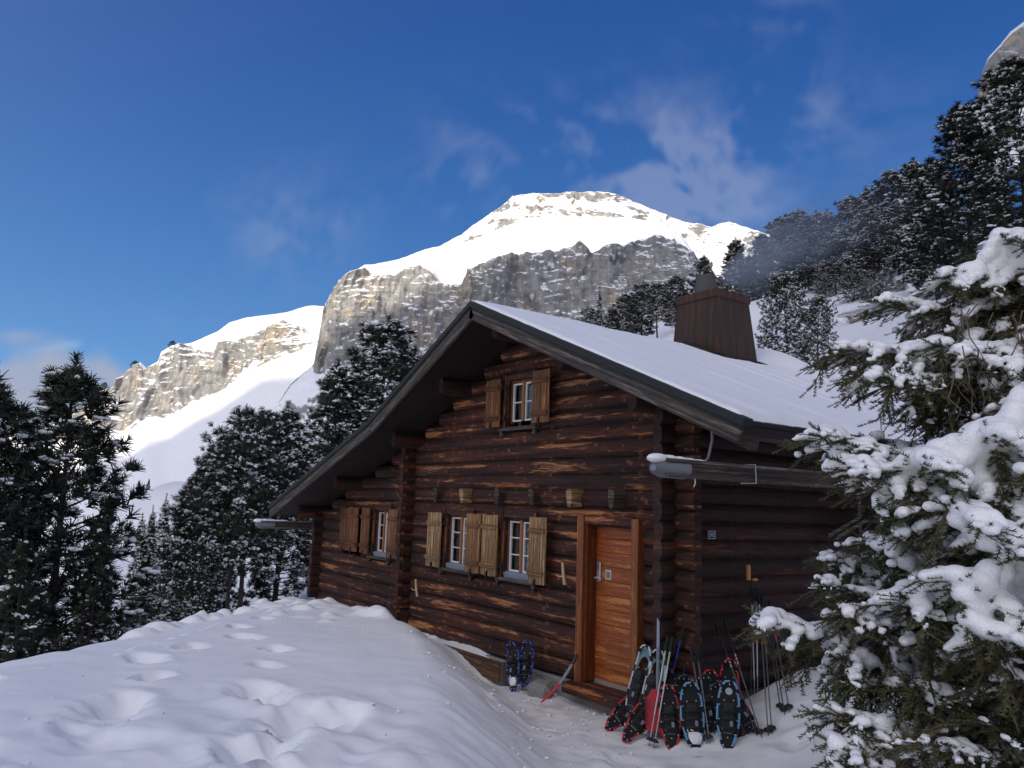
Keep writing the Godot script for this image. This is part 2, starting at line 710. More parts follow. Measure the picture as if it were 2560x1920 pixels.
# stations: bearing, then the heights (as sight lines) of the profile's points at the given distances; parts: rows, craggedness, share of bare rock
func massif(stations: Array, far: Array, parts: Array, cols: int, seed: int, zoom := 1.0) -> ArrayMesh:   # zoom: finer relief for a nearer rock
	var p := PackedVector3Array()
	var crag := PackedFloat32Array()
	var bare := PackedFloat32Array()
	var rows := 1
	for q in parts:
		rows += q[0]
	var x0: float = stations[0][0]
	var x1: float = stations[-1][0]
	var columns := []
	for i in cols:
		var px := lerpf(x0, x1, float(i) / (cols - 1))
		var pts := PackedVector3Array()
		for k in far.size():
			pts.append(spot(px, ridge_line(stations, k + 1, px), far[k]))
		columns.append(pts)
	for k in 2:
		var ease := PackedVector3Array()
		for i in cols:
			var sum := Vector3.ZERO
			var n := 0
			for j in range(maxi(0, i - 14), mini(cols, i + 15)):
				sum += columns[j][k]
				n += 1
			ease.append(Vector3(columns[i][k].x, (sum / n).y, columns[i][k].z))
		for i in cols:
			columns[i][k] = ease[i]
	for seg in parts.size():
		var r: int = parts[seg][0]
		for j in r + (1 if seg == parts.size() - 1 else 0):
			var t := float(j) / r
			for i in cols:
				p.append(columns[i][seg].lerp(columns[i][seg + 1], t))
				var rise: float = clampf((columns[i][seg + 1].y - columns[i][seg].y) * zoom / 30.0, 0.08, 1.0) if parts[seg][1] > 0.3 else 1.0
				var a: float = parts[seg][1] * rise
				var b: float = parts[seg][2] * (0.3 + 0.7 * rise)
				var edge := smoothstep(0.0, 0.12, t)   # ease into the next part's roughness
				if seg > 0:
					a = lerpf((parts[seg - 1][1] + a) * 0.5, a, edge)
					b = lerpf((parts[seg - 1][2] + b) * 0.5, b, edge)
				crag.append(a)
				bare.append(b)
	var off := seed * 131.0
	for k in p.size():
		var q := p[k] * zoom
		var a := crag[k]
		var u := q.dot(ASIDE)
		var d := q.dot(AHEAD)
		var wob := n_crag.get_noise_2d(u * 0.02 + off, q.y * 0.016)
		var big := 1.0 - absf(n_crag.get_noise_2d(u * 0.011 + off + wob * 0.3, q.y * 0.0022 + d * 0.004)) * 2.2
		var mid := 1.0 - absf(n_crag.get_noise_3d(u * 0.042 + wob * 0.5, q.y * 0.009 + off, d * 0.02)) * 2.0
		var strata := n_rock.get_noise_2d(q.y * 0.16 + n_crag.get_noise_2d(u * 0.012, off) * 1.5, u * 0.012 + off)
		var fine := n_rock.get_noise_3d(u * 0.16 + off, q.y * 0.10, d * 0.08)
		p[k] = q / zoom - AHEAD * (a / zoom * (13.0 * big + 4.0 * mid + 2.1 * strata + 1.3 * fine)) + Vector3(0, (0.25 + a) / zoom * (0.7 * fine + 0.8 * wob + 0.8 * mid * a), 0)
	var col := PackedColorArray()
	col.resize(p.size())
	for j in rows:
		for i in cols:
			var k := j * cols + i
			var nn := (p[j * cols + mini(i + 1, cols - 1)] - p[j * cols + maxi(i - 1, 0)]).cross(p[mini(j + 1, rows - 1) * cols + i] - p[maxi(j - 1, 0) * cols + i]).normalized()
			var up := absf(nn.y)
			var q := p[k] * zoom
			var u := q.dot(ASIDE)
			var f1 := n_rock.get_noise_2d(u * 0.10 + off, q.y * 0.10)
			var f2 := n_rock.get_noise_2d(u * 0.022 + off, q.y * 0.03)
			var patchy := 0.2 + 0.55 * smoothstep(0.5, 0.7, bare[k]) * (1.0 - smoothstep(0.85, 1.0, bare[k]))
			var snow := smoothstep(0.0, 0.10, up + 0.16 * f1 + patchy * f2 - 0.62 * bare[k] - 0.02)
			var warm := smoothstep(0.12, 0.6, n_crag.get_noise_2d(u * 0.03, q.y * 0.02 + off) + 0.4 * f1)
			var streak := n_rock.get_noise_2d(u * 0.35, q.y * 0.02 + off)
			var rock := Color(0.285, 0.275, 0.26).lerp(Color(0.35, 0.29, 0.215), warm) * (0.86 + 0.34 * f1 + 0.24 * streak + 0.16 * n_rock.get_noise_2d(q.y * 0.5, u * 0.03 + off))
			var c := rock.lerp(Color(0.88, 0.88, 0.88), snow)
			c.a = 1.0
			col[k] = c
	return sheet(p, cols, rows, col)


func build_mountains() -> void:
	# the left ridge: foot, cliff foot, cliff top, crest, back
	var a := []
	for s in [[-260, 1480, 1225, 1195, 1180], [0, 1450, 1170, 1115, 1098], [120, 1430, 1120, 1078, 1068], [190, 1420, 1075, 1040, 1032], [225, 1410, 1058, 1012, 1004], [250, 1400, 1052, 990, 984], [296, 1390, 1078, 970, 964], [306, 1385, 1082, 950, 944], [322, 1380, 1078, 930, 926], [352, 1375, 1052, 912, 906], [366, 1370, 1034, 926, 920], [396, 1365, 1044, 912, 904], [404, 1362, 1048, 888, 880], [430, 1358, 1036, 872, 864], [475, 1350, 1004, 868, 858], [482, 1349, 1000, 877, 856], [545, 1343, 982, 888, 828], [556, 1342, 974, 862, 820], [574, 1340, 962, 858, 806], [615, 1338, 930, 850, 794], [664, 1335, 902, 826, 788], [717, 1330, 882, 808, 781], [758, 1330, 868, 824, 768], [779, 1330, 860, 840, 764], [811, 1330, 850, 842, 766], [900, 1330, 840, 830, 770]]:
		a.append([s[0], s[1], s[2], s[3], s[4], s[4] + 40])
	structure("mountain", massif(a, [500.0, 640.0, 662.0, 735.0, 790.0], [[80, 0.10, 0.42], [100, 0.85, 1.03], [50, 0.06, 0.15], [6, 0.0, 0.0]], 640, 1), M.mountain, "sunlit grey limestone ridge with a snow cap, left of the massif")
	# the massif: foot, cliff foot, cliff top, foot of the upper band, crest, back
	var b := []
	for s in [[540, 1345, 1275, 1273, 1271, 1269], [640, 1310, 1090, 1086, 1083, 1080], [730, 1280, 968, 962, 958, 955], [785, 1260, 938, 912, 908, 905], [806, 1250, 930, 800, 798, 796], [813, 1250, 925, 770, 767, 764], [827, 1250, 918, 744, 741, 738], [865, 1250, 910, 700, 696, 692], [913, 1250, 905, 674, 668, 664], [937, 1250, 902, 684, 670, 663], [984, 1250, 900, 697, 664, 652], [1008, 1250, 900, 678, 655, 645], [1050, 1250, 902, 668, 640, 628], [1084, 1250, 905, 690, 634, 620], [1103, 1250, 905, 713, 632, 616], [1155, 1250, 885, 722, 616, 588], [1174, 1250, 870, 680, 606, 574], [1207, 1245, 860, 672, 594, 552], [1231, 1242, 850, 662, 584, 533], [1278, 1240, 880, 643, 562, 496], [1335, 1235, 875, 640, 548, 485], [1392, 1230, 866, 630, 545, 483], [1445, 1225, 850, 615, 546, 483], [1478, 1220, 840, 646, 548, 483], [1520, 1215, 820, 622, 545, 485], [1558, 1210, 790, 624, 548, 496], [1596, 1205, 765, 604, 552, 516], [1634, 1200, 750, 594, 562, 538], [1682, 1195, 706, 608, 588, 570], [1712, 1190, 702, 628, 615, 600], [1753, 1185, 698, 676, 668, 660], [1790, 1185, 710, 706, 704, 702]]:
		b.append([s[0], s[1], s[2], s[3], s[4], s[5], s[5] + 50])
	structure("mountain", massif(b, [430.0, 545.0, 572.0, 690.0, 730.0, 790.0], [[70, 0.30, 0.72], [120, 0.9, 1.04], [70, 0.10, 0.25], [60, 0.36, 0.74], [6, 0.0, 0.0]], 760, 2), M.mountain, "grey cliff massif with a broad snow dome above the hut roof")
	# the far crest running out to the right
	var c := []
	for s in [[1380, 900, 640, 520], [1450, 900, 640, 500], [1530, 900, 630, 492], [1587, 900, 620, 508], [1658, 900, 640, 537], [1710, 900, 640, 554], [1777, 900, 625, 570], [1792, 900, 610, 562], [1821, 900, 605, 556], [1850, 900, 620, 566], [1921, 900, 660, 588], [2050, 900, 720, 640], [2250, 900, 780, 720]]:
		c.append([s[0], s[1], s[2], s[3], s[3] + 50])
	structure("mountain", massif(c, [820.0, 930.0, 980.0, 1040.0], [[40, 0.12, 0.35], [60, 0.4, 0.62], [6, 0.0, 0.0]], 420, 3), M.mountain, "far sunlit snow crest right of the massif")
	# the mountain behind the viewer whose shadow lies over the hut and up to a slanting line on the massif
	var edge := [spot(-700, 1560, 560), spot(-300, 1420, 580), spot(0, 1290, 590), spot(328, 1146, 610), spot(676, 950, 630), spot(870, 850, 560), spot(1020, 765, 560), spot(1150, 690, 565), spot(1300, 642, 570), spot(1500, 612, 575), spot(1740, 604, 600), spot(1900, 650, 760)]
	var last: Vector3 = edge[-1]
	for k in 6:
		edge.append(last + ASIDE * 160.0 * (k + 1) - AHEAD * 300.0 * (k + 1) + Vector3(0, 35.0 * (k + 1), 0))
	var p := PackedVector3Array()
	var n := 240
	var away := Vector3(SUN_TO.x, 0, SUN_TO.z).normalized()
	var top := PackedVector3Array()
	for i in n:
		var t := float(i) / (n - 1) * (edge.size() - 1)
		var k := mini(int(t), edge.size() - 2)
		top.append(edge[k].lerp(edge[k + 1], t - k) + SUN_TO.normalized() * 2600.0)
	for j in 30:
		for i in n:
			var q := top[i]
			if j < 22:
				var s := 1.0 - j / 21.0
				q -= away * 1500.0 * s
				q.y = lerpf(top[i].y, -20.0, s)
			else:
				q += away * 80.0 * (j - 21)
				q.y -= 40.0 * (j - 21)
			q.y += n_crag.get_noise_2d(q.x * 0.012, q.z * 0.012) * 60.0 * absf(21.0 - j) / 21.0
			p.append(q)
	structure("mountain", sheet(p, n, 30), M.snow, "snow mountain behind the viewer that shades the hut")


func build_ground() -> void:
	rng.seed = 4
	# old tracks across the mound: two lines of footprints, a trampled corner near the viewer, lumps along the crest
	for k in 12:
		var t := k / 11.0
		add_dent(lerpf(3.6, -5.2, t) + rng.randf_range(-0.15, 0.15), lerpf(5.3, 2.9, t) + rng.randf_range(-0.2, 0.2), rng.randf_range(0.11, 0.16), rng.randf_range(0.04, 0.09), rng.randf_range(1.2, 1.9), rng.randf_range(-0.5, 0.4))
	for k in 8:
		var t := k / 7.0
		add_dent(lerpf(2.4, -3.4, t) + rng.randf_range(-0.2, 0.2), lerpf(6.9, 4.3, t) + rng.randf_range(-0.2, 0.2), rng.randf_range(0.13, 0.2), rng.randf_range(0.05, 0.11), rng.randf_range(1.2, 2.0), rng.randf_range(-0.2, 0.8))
	for k in 24:
		add_dent(rng.randf_range(-0.8, 3.4), rng.randf_range(3.9, 6.6), rng.randf_range(0.12, 0.32), rng.randf_range(0.03, 0.12), rng.randf_range(1.0, 2.0), rng.randf_range(0.0, 3.0))
	add_dent(0.75, 4.75, 0.24, 0.16, 1.8, 0.9)
	add_dent(1.35, 5.35, 0.2, 0.13, 1.6, 0.5)
	for k in 34:
		var x := rng.randf_range(-8.8, -4.3)
		add_dent(x, along(CREST_X, CREST_Z, x) + rng.randf_range(-0.15, 1.3), rng.randf_range(0.08, 0.2), -rng.randf_range(0.02, 0.09), rng.randf_range(0.9, 1.4), rng.randf_range(0.0, 3.0))
	for k in 9:
		var t := k / 8.0
		add_dent(lerpf(-5.6, -8.2, t) + rng.randf_range(-0.2, 0.2), lerpf(4.3, 1.7, t) + rng.randf_range(-0.15, 0.15), rng.randf_range(0.12, 0.24), -rng.randf_range(0.06, 0.15))
	for k in 60:   # crumbs and boot marks on the trodden path and round the gear
		var x := rng.randf_range(-2.6, 3.0)
		var z := rng.randf_range(0.3, 3.4)
		if z < along(CREST_X, FOOT_Z, x) + 0.9:
			add_dent(x, z, rng.randf_range(0.06, 0.16), rng.randf_range(-0.05, 0.06), rng.randf_range(1.0, 1.8), rng.randf_range(0.0, 3.0))
	for k in 34:   # the snow thrown up along the side wall
		add_dent(rng.randf_range(0.4, 3.2), rng.randf_range(-4.0, 1.2), rng.randf_range(0.12, 0.32), rng.randf_range(-0.13, 0.08), rng.randf_range(1.0, 1.5), rng.randf_range(0.0, 3.0))
	var xs := steps(-10.8, 4.6, 0.055, 1.045, 1300.0)
	var zs := steps(-1.6, 7.4, 0.055, 1.045, 1300.0)
	var p := PackedVector3Array()
	p.resize(xs.size() * zs.size())
	var k := 0
	for z in zs:
		for x in xs:
			p[k] = Vector3(x, ground(x, z), z)
			k += 1
	# trodden snow is greyer and flecked with grit and bark
	var col := PackedColorArray()
	col.resize(p.size())
	k = 0
	for z in zs:
		for x in xs:
			var c := Color(1, 1, 1)
			if x > -3.4 and x < 3.0 and z > -0.4 and z < 5.0:
				var foot := along(CREST_X, FOOT_Z, x)
				var worn := smooth(foot + 1.1, foot + 0.1, z) * smooth(-3.4, -2.4, x) * smooth(2.6, 0.8, x)
				var grit := n_fine.get_noise_2d(x * 95.0, z * 95.0) + 0.7 * n_fine.get_noise_2d(x * 17.0, z * 17.0)
				c = c.lerp(Color(0.86, 0.84, 0.81), worn * 0.7)
				c = c.lerp(Color(0.36, 0.30, 0.25), worn * smooth(0.62, 1.0, grit) * 0.8)
			col[k] = c
			k += 1
	structure("snow_ground", sheet(p, xs.size(), zs.size(), col), M.snow, "snow cover with footprints, a dug path and thrown lumps")
	# crumbs of snow rolled down the banks and kicked up on the path
	var mm := MultiMesh.new()
	mm.transform_format = MultiMesh.TRANSFORM_3D
	var lump := Mk.new()
	lump.ball(Vector3.ZERO, Vector3(1.1, 0.65, 0.9), 0.4, 3, 5, 8)
	mm.mesh = lump.mesh()
	mm.instance_count = 700
	for j in 700:
		var x := rng.randf_range(-8.5, 3.4)
		var z := 0.0
		if j % 3 == 0:
			z = lerpf(along(CREST_X, FOOT_Z, x), along(CREST_X, CREST_Z, x), rng.randf_range(-0.1, 1.3))
		elif j % 3 == 1:
			x = rng.randf_range(-2.4, 3.2)
			z = along(CREST_X, FOOT_Z, x) + rng.randf_range(-0.9, 0.7)
		else:
			x = rng.randf_range(-6.0, 4.5)
			z = along(CREST_X, CREST_Z, x) + rng.randf_range(0.2, 3.5)
		var r := 0.005 + (0.010 if j % 3 == 2 else 0.019) * pow(rng.randf(), 3.0)
		mm.set_instance_transform(j, Transform3D(Basis(Vector3.UP, rng.randf() * TAU).scaled(Vector3(r, r, r)), Vector3(x, ground(x, z) + r * 0.4, z)))
	var crumbs := MultiMeshInstance3D.new()
	crumbs.name = "snow_crumbs"
	crumbs.multimesh = mm
	crumbs.material_override = M.snow_pad
	crumbs.set_meta("kind", "stuff")
	tag(crumbs, "small crumbs of snow scattered on the banks and the path", "snow")
	add_child(crumbs)


# ---------------------------------------------------------------- the hut
const WOOD_RED := Color(0.15, 0.055, 0.028)
var cabin: Node3D


func roof_right(x: float) -> float:
	return 4.68 - 0.4214 * (x + 2.98)


func roof_left(x: float) -> float:
	return 4.68 - 0.483 * (-2.98 - x) if x > -6.0 else 3.221 - 0.331 * (-6.0 - x)


func log_mesh(a: Vector3, b: Vector3, r: float, seed: int, tint: Color, squash := 0.98) -> Mk:
	var g := RandomNumberGenerator.new()
	g.seed = seed
	var m := Mk.new()
	m.tint = tint
	var n := maxi(2, int(a.distance_to(b) / 0.55) + 1)
	var pts := []
	var rad := []
	var up := Vector3.UP
	for k in n + 1:
		var t := float(k) / n
		var p := a.lerp(b, t)
		if k > 0 and k < n:
			p += Vector3(0, g.randf_range(-0.005, 0.005), 0)
		pts.append(p)
		rad.append(r * g.randf_range(0.955, 1.05))
	m.tube(pts, rad, 12, true, squash * 1.72, up)
	return m


func add_log(a: Vector3, b: Vector3, r: float, m: Material, called := "log") -> void:
	var t := rng.randf_range(0.72, 1.18)
	var w := rng.randf_range(-0.05, 0.05)
	part(called, log_mesh(a, b, r, rng.randi(), Color(t * (1.0 + w), t, t * (1.0 - w))), m, cabin)


func shutter(x0: float, x1: float, y0: float, y1: float, z: float, tint: Color, mat: Material, upside := false, boards := 3) -> void:
	var s := Node3D.new()
	s.name = "shutter"
	cabin.add_child(s, true)
	var w := (x1 - x0) / boards
	for k in boards:
		var m := Mk.new()
		var t := rng.randf_range(0.85, 1.12)
		m.tint = Color(tint.r * t, tint.g * t * rng.randf_range(0.96, 1.03), tint.b * t)
		m.box(Vector3(x0 + w * (k + 0.5), (y0 + y1) / 2 + rng.randf_range(-0.006, 0.006), z + rng.randf_range(-0.002, 0.002)), Vector3(w - 0.005, y1 - y0, 0.024), 0.003)
		part("plank", m, mat, s)
	for f in [0.17, 0.80]:
		var m := Mk.new()
		m.tint = tint * rng.randf_range(0.55, 0.95)
		m.box(Vector3((x0 + x1) / 2 - 0.01, lerpf(y0, y1, f), z + 0.026), Vector3(x1 - x0 - 0.015, 0.062, 0.024), 0.004)
		part("batten", m, M.pale_x, s)
	var iron := Mk.new()
	iron.tube([Vector3((x0 + x1) / 2 - 0.02, y0 + 0.07, z + 0.014), Vector3((x0 + x1) / 2 - 0.02, y0 + 0.03, z + 0.03), Vector3((x0 + x1) / 2 - 0.02, y0 - 0.06, z + 0.02)], [0.012, 0.016, 0.011], 6)
	part("hook", iron, M.black_iron, s)
	for f in [0.17, 0.80]:
		var h := Mk.new()
		var side := x1 if not upside else x0
		h.box(Vector3(side + (0.03 if not upside else -0.03), lerpf(y0, y1, f), z - 0.03), Vector3(0.09, 0.035, 0.02), 0.003)
		h.tube([Vector3(side + (0.06 if not upside else -0.06), lerpf(y0, y1, f) - 0.05, z - 0.045), Vector3(side + (0.06 if not upside else -0.06), lerpf(y0, y1, f) + 0.05, z - 0.045)], [0.011, 0.011], 6)
		part("hinge", h, M.black_iron, s)


func window(x0: float, x1: float, y0: float, y1: float, rows: int, sill_blue: bool) -> void:
	var s := Node3D.new()
	s.name = "window"
	cabin.add_child(s, true)
	for side in [x0 - 0.05, x1 + 0.05]:
		var m := Mk.new()
		m.tint = Color(0.8, 0.72, 0.66)
		m.box(Vector3(side, (y0 + y1) / 2 + 0.01, -0.045), Vector3(0.095, y1 - y0 + 0.16, 0.19), 0.006)
		part("jamb", m, M.brown_y, s)
	var head := Mk.new()
	head.tint = Color(0.95, 0.8, 0.7)
	head.box(Vector3((x0 + x1) / 2, y1 + 0.045, -0.055), Vector3(x1 - x0 + 0.002, 0.085, 0.17), 0.006)
	part("lintel", head, M.brown_x, s)
	var sill := Mk.new()
	sill.tint = Color(0.75, 0.68, 0.62)
	sill.box(Vector3((x0 + x1) / 2, y0 - 0.085, 0.0), Vector3(x1 - x0 + 0.26, 0.045, 0.15), 0.008)
	for e in [x0 - 0.1, x1 + 0.06]:
		sill.box(Vector3(e, y0 - 0.145, 0.02), Vector3(0.05, 0.08, 0.06), 0.006)
	part("sill", sill, M.board_x, s)
	var lining := Mk.new()
	lining.tint = WOOD_RED
	lining.box(Vector3(x0 + 0.022, (y0 + y1) / 2, -0.08), Vector3(0.04, y1 - y0, 0.06), 0.004)
	lining.box(Vector3(x1 - 0.022, (y0 + y1) / 2, -0.08), Vector3(0.04, y1 - y0, 0.06), 0.004)
	lining.box(Vector3((x0 + x1) / 2, y1 - 0.022, -0.08), Vector3(x1 - x0 - 0.09, 0.04, 0.06), 0.004)
	part("frame", lining, M.dull, s)
	var post := Mk.new()
	post.tint = Color(0.30, 0.12, 0.05)
	post.box(Vector3((x0 + x1) / 2, (y0 + y1) / 2, -0.06), Vector3(0.055, y1 - y0 - 0.04, 0.06), 0.006)
	part("post", post, M.dull, s)
	if sill_blue:
		var b := Mk.new()
		b.tint = Color(0.23, 0.27, 0.31)
		b.box(Vector3((x0 + x1) / 2, y0 - 0.02, -0.035), Vector3(x1 - x0 - 0.005, 0.075, 0.08), 0.004, Basis(Vector3.RIGHT, 0.25))
		part("sill_board", b, M.dull, s)
	var half := (x1 - x0 - 0.08 - 0.055) / 2.0
	for k in 2:
		var a := x0 + 0.042 if k == 0 else x1 - 0.042 - half
		var lo := y0 + 0.025
		var hi := y1 - 0.045
		var f := Mk.new()
		var bar := 0.024
		f.box(Vector3(a + bar / 2, (lo + hi) / 2, -0.075), Vector3(bar, hi - lo, 0.035), 0.003)
		f.box(Vector3(a + half - bar / 2, (lo + hi) / 2, -0.075), Vector3(bar, hi - lo, 0.035), 0.003)
		for e in [lo + bar / 2, hi - bar / 2]:
			f.box(Vector3(a + half / 2, e, -0.0755), Vector3(half - 0.002, bar, 0.033), 0.003)
		for j in range(1, rows):
			f.box(Vector3(a + half / 2, lerpf(lo, hi, float(j) / rows), -0.076), Vector3(half - 0.004, 0.016, 0.028), 0.003)
		part("sash", f, M.white_paint, s)
		for j in rows:
			var p := Mk.new()
			p.box(Vector3(a + half / 2, lerpf(lo, hi, (j + 0.5) / rows), -0.079), Vector3(half - 0.03, (hi - lo) / rows - 0.012, 0.004), 0.0)
			part("pane", p, M.glass, s)
		var c := Mk.new()   # a curtain drawn to the side, in folds
		c.tint = Color(0.13, 0.13, 0.135)
		var pts := []
		for q in 9:
			pts.append(Vector2(a + 0.02 + 0.009 * q * half / 0.30, -0.15 + 0.012 * sin(q * 2.2)))
		for q in 8:
			c.flat([Vector3(pts[q].x, lo - 0.05, pts[q].y), Vector3(pts[q + 1].x, lo - 0.05, pts[q + 1].y), Vector3(pts[q + 1].x, hi + 0.05, pts[q + 1].y), Vector3(pts[q].x, hi + 0.05, pts[q].y)], Vector3(0, 0, 1))
		part("curtain", c, M.dull, s)


func build_hut() -> void:
	rng.seed = 21
	cabin = thing("log_hut", "dark brown log hut with snowy gable roof and rusty chimney", "hut")
	var step := 0.212
	var base := -0.14
	var holes := [[-1.50, -0.63, -0.4, 1.70], [-4.86, -4.10, 0.88, 1.74], [-3.28, -2.55, 0.88, 1.74], [-7.45, -6.80, 0.88, 1.74], [-8.82, -7.96, 0.86, 1.72], [-3.31, -2.63, 3.02, 3.70]]
	# gable wall, log by log
	for i in 24:
		var y := base + step * i
		var spans := []
		var jog := rng.randf_range(-0.012, 0.012)
		var xr := minf(0.24, -2.98 + (4.42 - y - 0.05) / 0.4214)
		if xr < 0.2:
			xr = minf(xr, -0.02)
		var xl := maxf(-6.0, -2.98 - (4.42 - y - 0.05) / 0.483)
		if xr - xl > 0.3:
			spans.append([xl, xr])
		if y < 2.9:
			spans.append([maxf(-10.06, -6.0 - (2.98 - y - 0.06) / 0.331), -6.2])
		for sp in spans:
			var cut := [sp[0]]
			for h in [holes[4], holes[3], holes[1], holes[5], holes[2], holes[0]]:
				if y > h[2] and y < h[3] and h[0] > sp[0] and h[1] < sp[1]:
					cut.append(h[0])
					cut.append(h[1])
			cut.append(sp[1])
			for k in range(0, cut.size(), 2):
				if cut[k + 1] - cut[k] > 0.08:
					add_log(Vector3(cut[k], y + jog, -0.08), Vector3(cut[k + 1], y + jog, -0.07), 0.069, M.log)
	# side walls and cross walls, whose ends stand out of the gable
	for i in 15:
		var y := base + step * (i + 0.5)
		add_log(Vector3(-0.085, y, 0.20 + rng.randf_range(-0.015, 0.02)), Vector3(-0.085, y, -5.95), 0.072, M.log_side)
		if y < 2.85:
			part("log", log_mesh(Vector3(-6.1, y, 0.20 + rng.randf_range(-0.015, 0.015)), Vector3(-6.1, y, -0.6), 0.074, i, Color(0.8, 0.72, 0.68)), M.log, cabin)
		if y < 1.5:
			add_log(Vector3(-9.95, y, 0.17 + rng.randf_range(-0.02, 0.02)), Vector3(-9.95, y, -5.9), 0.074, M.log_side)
	# the back wall and the loft floor keep the inside dark
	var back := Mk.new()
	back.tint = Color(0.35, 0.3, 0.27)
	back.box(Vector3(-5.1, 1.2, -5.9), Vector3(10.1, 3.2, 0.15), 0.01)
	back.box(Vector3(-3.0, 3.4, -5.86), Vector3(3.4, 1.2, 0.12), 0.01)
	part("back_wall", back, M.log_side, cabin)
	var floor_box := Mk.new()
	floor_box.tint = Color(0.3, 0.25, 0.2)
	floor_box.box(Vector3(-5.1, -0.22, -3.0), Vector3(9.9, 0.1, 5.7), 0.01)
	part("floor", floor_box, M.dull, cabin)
	# plinth
	var plinth := Mk.new()
	plinth.tint = Color(0.24, 0.23, 0.21)
	plinth.box(Vector3(-5.1, -0.62, -0.11), Vector3(10.2, 0.72, 0.22), 0.02)
	plinth.box(Vector3(-0.1, -0.62, -3.0), Vector3(0.2, 0.72, 5.6), 0.02)
	part("plinth", plinth, M.stone, cabin)
	var rock := Mk.new()
	rock.tint = Color(0.25, 0.24, 0.22)
	rock.box(Vector3(-2.06, -0.46, 0.22), Vector3(0.30, 0.34, 0.26), 0.06, Basis.from_euler(Vector3(0.15, 0.5, -0.12)))
	part("foundation_stone", rock, M.stone, cabin)
	var apron := Node3D.new()   # planks boarding off the cellar hole
	apron.name = "cellar_boarding"
	cabin.add_child(apron, true)
	for k in 2:
		var m := Mk.new()
		m.tint = Color(0.42, 0.33, 0.27) * rng.randf_range(0.8, 1.1)
		m.box(Vector3(-3.5, -0.235 - 0.13 * k, 0.36), Vector3(1.5, 0.125, 0.03), 0.004)
		part("plank", m, M.pale_x, apron)
	var side := Mk.new()
	side.tint = Color(0.16, 0.13, 0.11)
	side.box(Vector3(-2.755, -0.365, 0.17), Vector3(0.03, 0.38, 0.36), 0.004)
	part("plank", side, M.dull, apron)
	# beam ends
	var k0 := 0
	for x in [-5.12, -4.25, -3.37, -2.53, -1.66, -0.88]:
		var m := Mk.new()
		var weathered: bool = k0 in [1, 4]
		m.tint = Color(0.95, 0.92, 0.86) if weathered else Color(0.42, 0.29, 0.22)
		if k0 == 5:
			m.tint = Color(0.62, 0.53, 0.45)
		var out := [0.10, 0.14, 0.10, 0.11, 0.16, 0.16][k0] as float
		var bo := PackedVector2Array([Vector2(0.045, 0.105), Vector2(-0.045, 0.11), Vector2(-0.062, 0.06), Vector2(-0.045, -0.03), Vector2(-0.034, -0.11), Vector2(0.03, -0.115), Vector2(0.05, -0.03), Vector2(0.062, 0.05)])
		m.plate(bo, out + 0.1, Transform3D(Basis.from_euler(Vector3(0.06, rng.randf_range(-0.1, 0.1), rng.randf_range(-0.08, 0.08))), Vector3(x, 2.0, out / 2 - 0.05)))
		part("beam_end", m, M.pale_x if weathered else M.board_z, cabin)
		k0 += 1
	# windows and shutters
	window(-4.84, -4.13, 0.93, 1.70, 3, true)
	window(-3.26, -2.58, 0.93, 1.70, 3, true)
	window(-7.42, -6.82, 0.93, 1.71, 3, true)
	window(-3.29, -2.66, 3.05, 3.68, 2, false)
	var pale := Color(1.0, 0.98, 0.92)
	shutter(-5.26, -4.84, 0.87, 1.72, 0.115, pale * 1.35, M.pale_y, false, 4)
	shutter(-4.08, -3.70, 0.87, 1.73, 0.125, Color(0.95, 0.78, 0.62), M.pale_y, true, 4)
	shutter(-3.67, -3.28, 0.87, 1.73, 0.115, Color(1.18, 1.06, 0.90), M.pale_y, false, 4)
	shutter(-2.51, -2.15, 0.86, 1.73, 0.125, Color(1.2, 1.1, 0.92), M.pale_y, true, 3)
	var ruddy := Color(0.55, 0.32, 0.19)
	shutter(-8.84, -8.42, 0.90, 1.70, 0.06, ruddy * 0.75, M.pale_y, true, 2)
	shutter(-8.40, -7.95, 0.90, 1.73, 0.09, ruddy * 1.15, M.pale_y, false, 2)
	shutter(-7.76, -7.42, 0.90, 1.73, 0.11, ruddy, M.pale_y, false, 2)
	shutter(-6.64, -6.26, 0.89, 1.73, 0.115, Color(0.6, 0.43, 0.28), M.pale_y, true, 2)
	shutter(-3.70, -3.33, 3.0, 3.71, 0.11, Color(0.62, 0.38, 0.23), M.pale_y, false, 3)
	shutter(-2.53, -2.16, 3.0, 3.72, 0.125, Color(0.72, 0.52, 0.34), M.pale_y, true, 2)
	# door
	var door := Node3D.new()
	door.name = "door"
	cabin.add_child(door, true)
	var dy := -0.21
	var tones := [0.86, 0.78, 0.9, 1.0, 0.82, 1.05, 1.12, 0.88, 0.98, 0.62, 0.72]
	for k in 11:
		var m := Mk.new()
		var t: float = tones[k]
		t *= 1.5
		m.tint = Color(t, t * (0.78 if k > 8 else 0.98), t * (0.6 if k > 8 else 0.95))
		var h := 0.172
		m.box(Vector3(-1.065, dy + h * (k + 0.5), -0.17 + rng.randf_range(-0.001, 0.001)), Vector3(0.84, h - 0.004, 0.035), 0.005)
		part("plank", m, M.door_x, door)
	var lock := Mk.new()
	lock.tint = Color(0.62, 0.62, 0.64)
	lock.box(Vector3(-1.40, 1.10, -0.135), Vector3(0.062, 0.235, 0.03), 0.01)
	lock.tube([Vector3(-1.40, 1.03, -0.12), Vector3(-1.40, 1.03, -0.06), Vector3(-1.385, 1.03, -0.055), Vector3(-1.27, 1.035, -0.055)], [0.011, 0.011, 0.011, 0.009], 8)
	part("handle", lock, M.metal, door)
	var keys := Mk.new()
	keys.tint = Color(0.16, 0.16, 0.17)
	for a in 3:
		for b in 4:
			keys.box(Vector3(-1.415 + 0.015 * a, 1.19 - 0.018 * b, -0.118), Vector3(0.010, 0.012, 0.008), 0.002)
	part("keypad", keys, M.plastic, door)
	var pl := Mk.new()
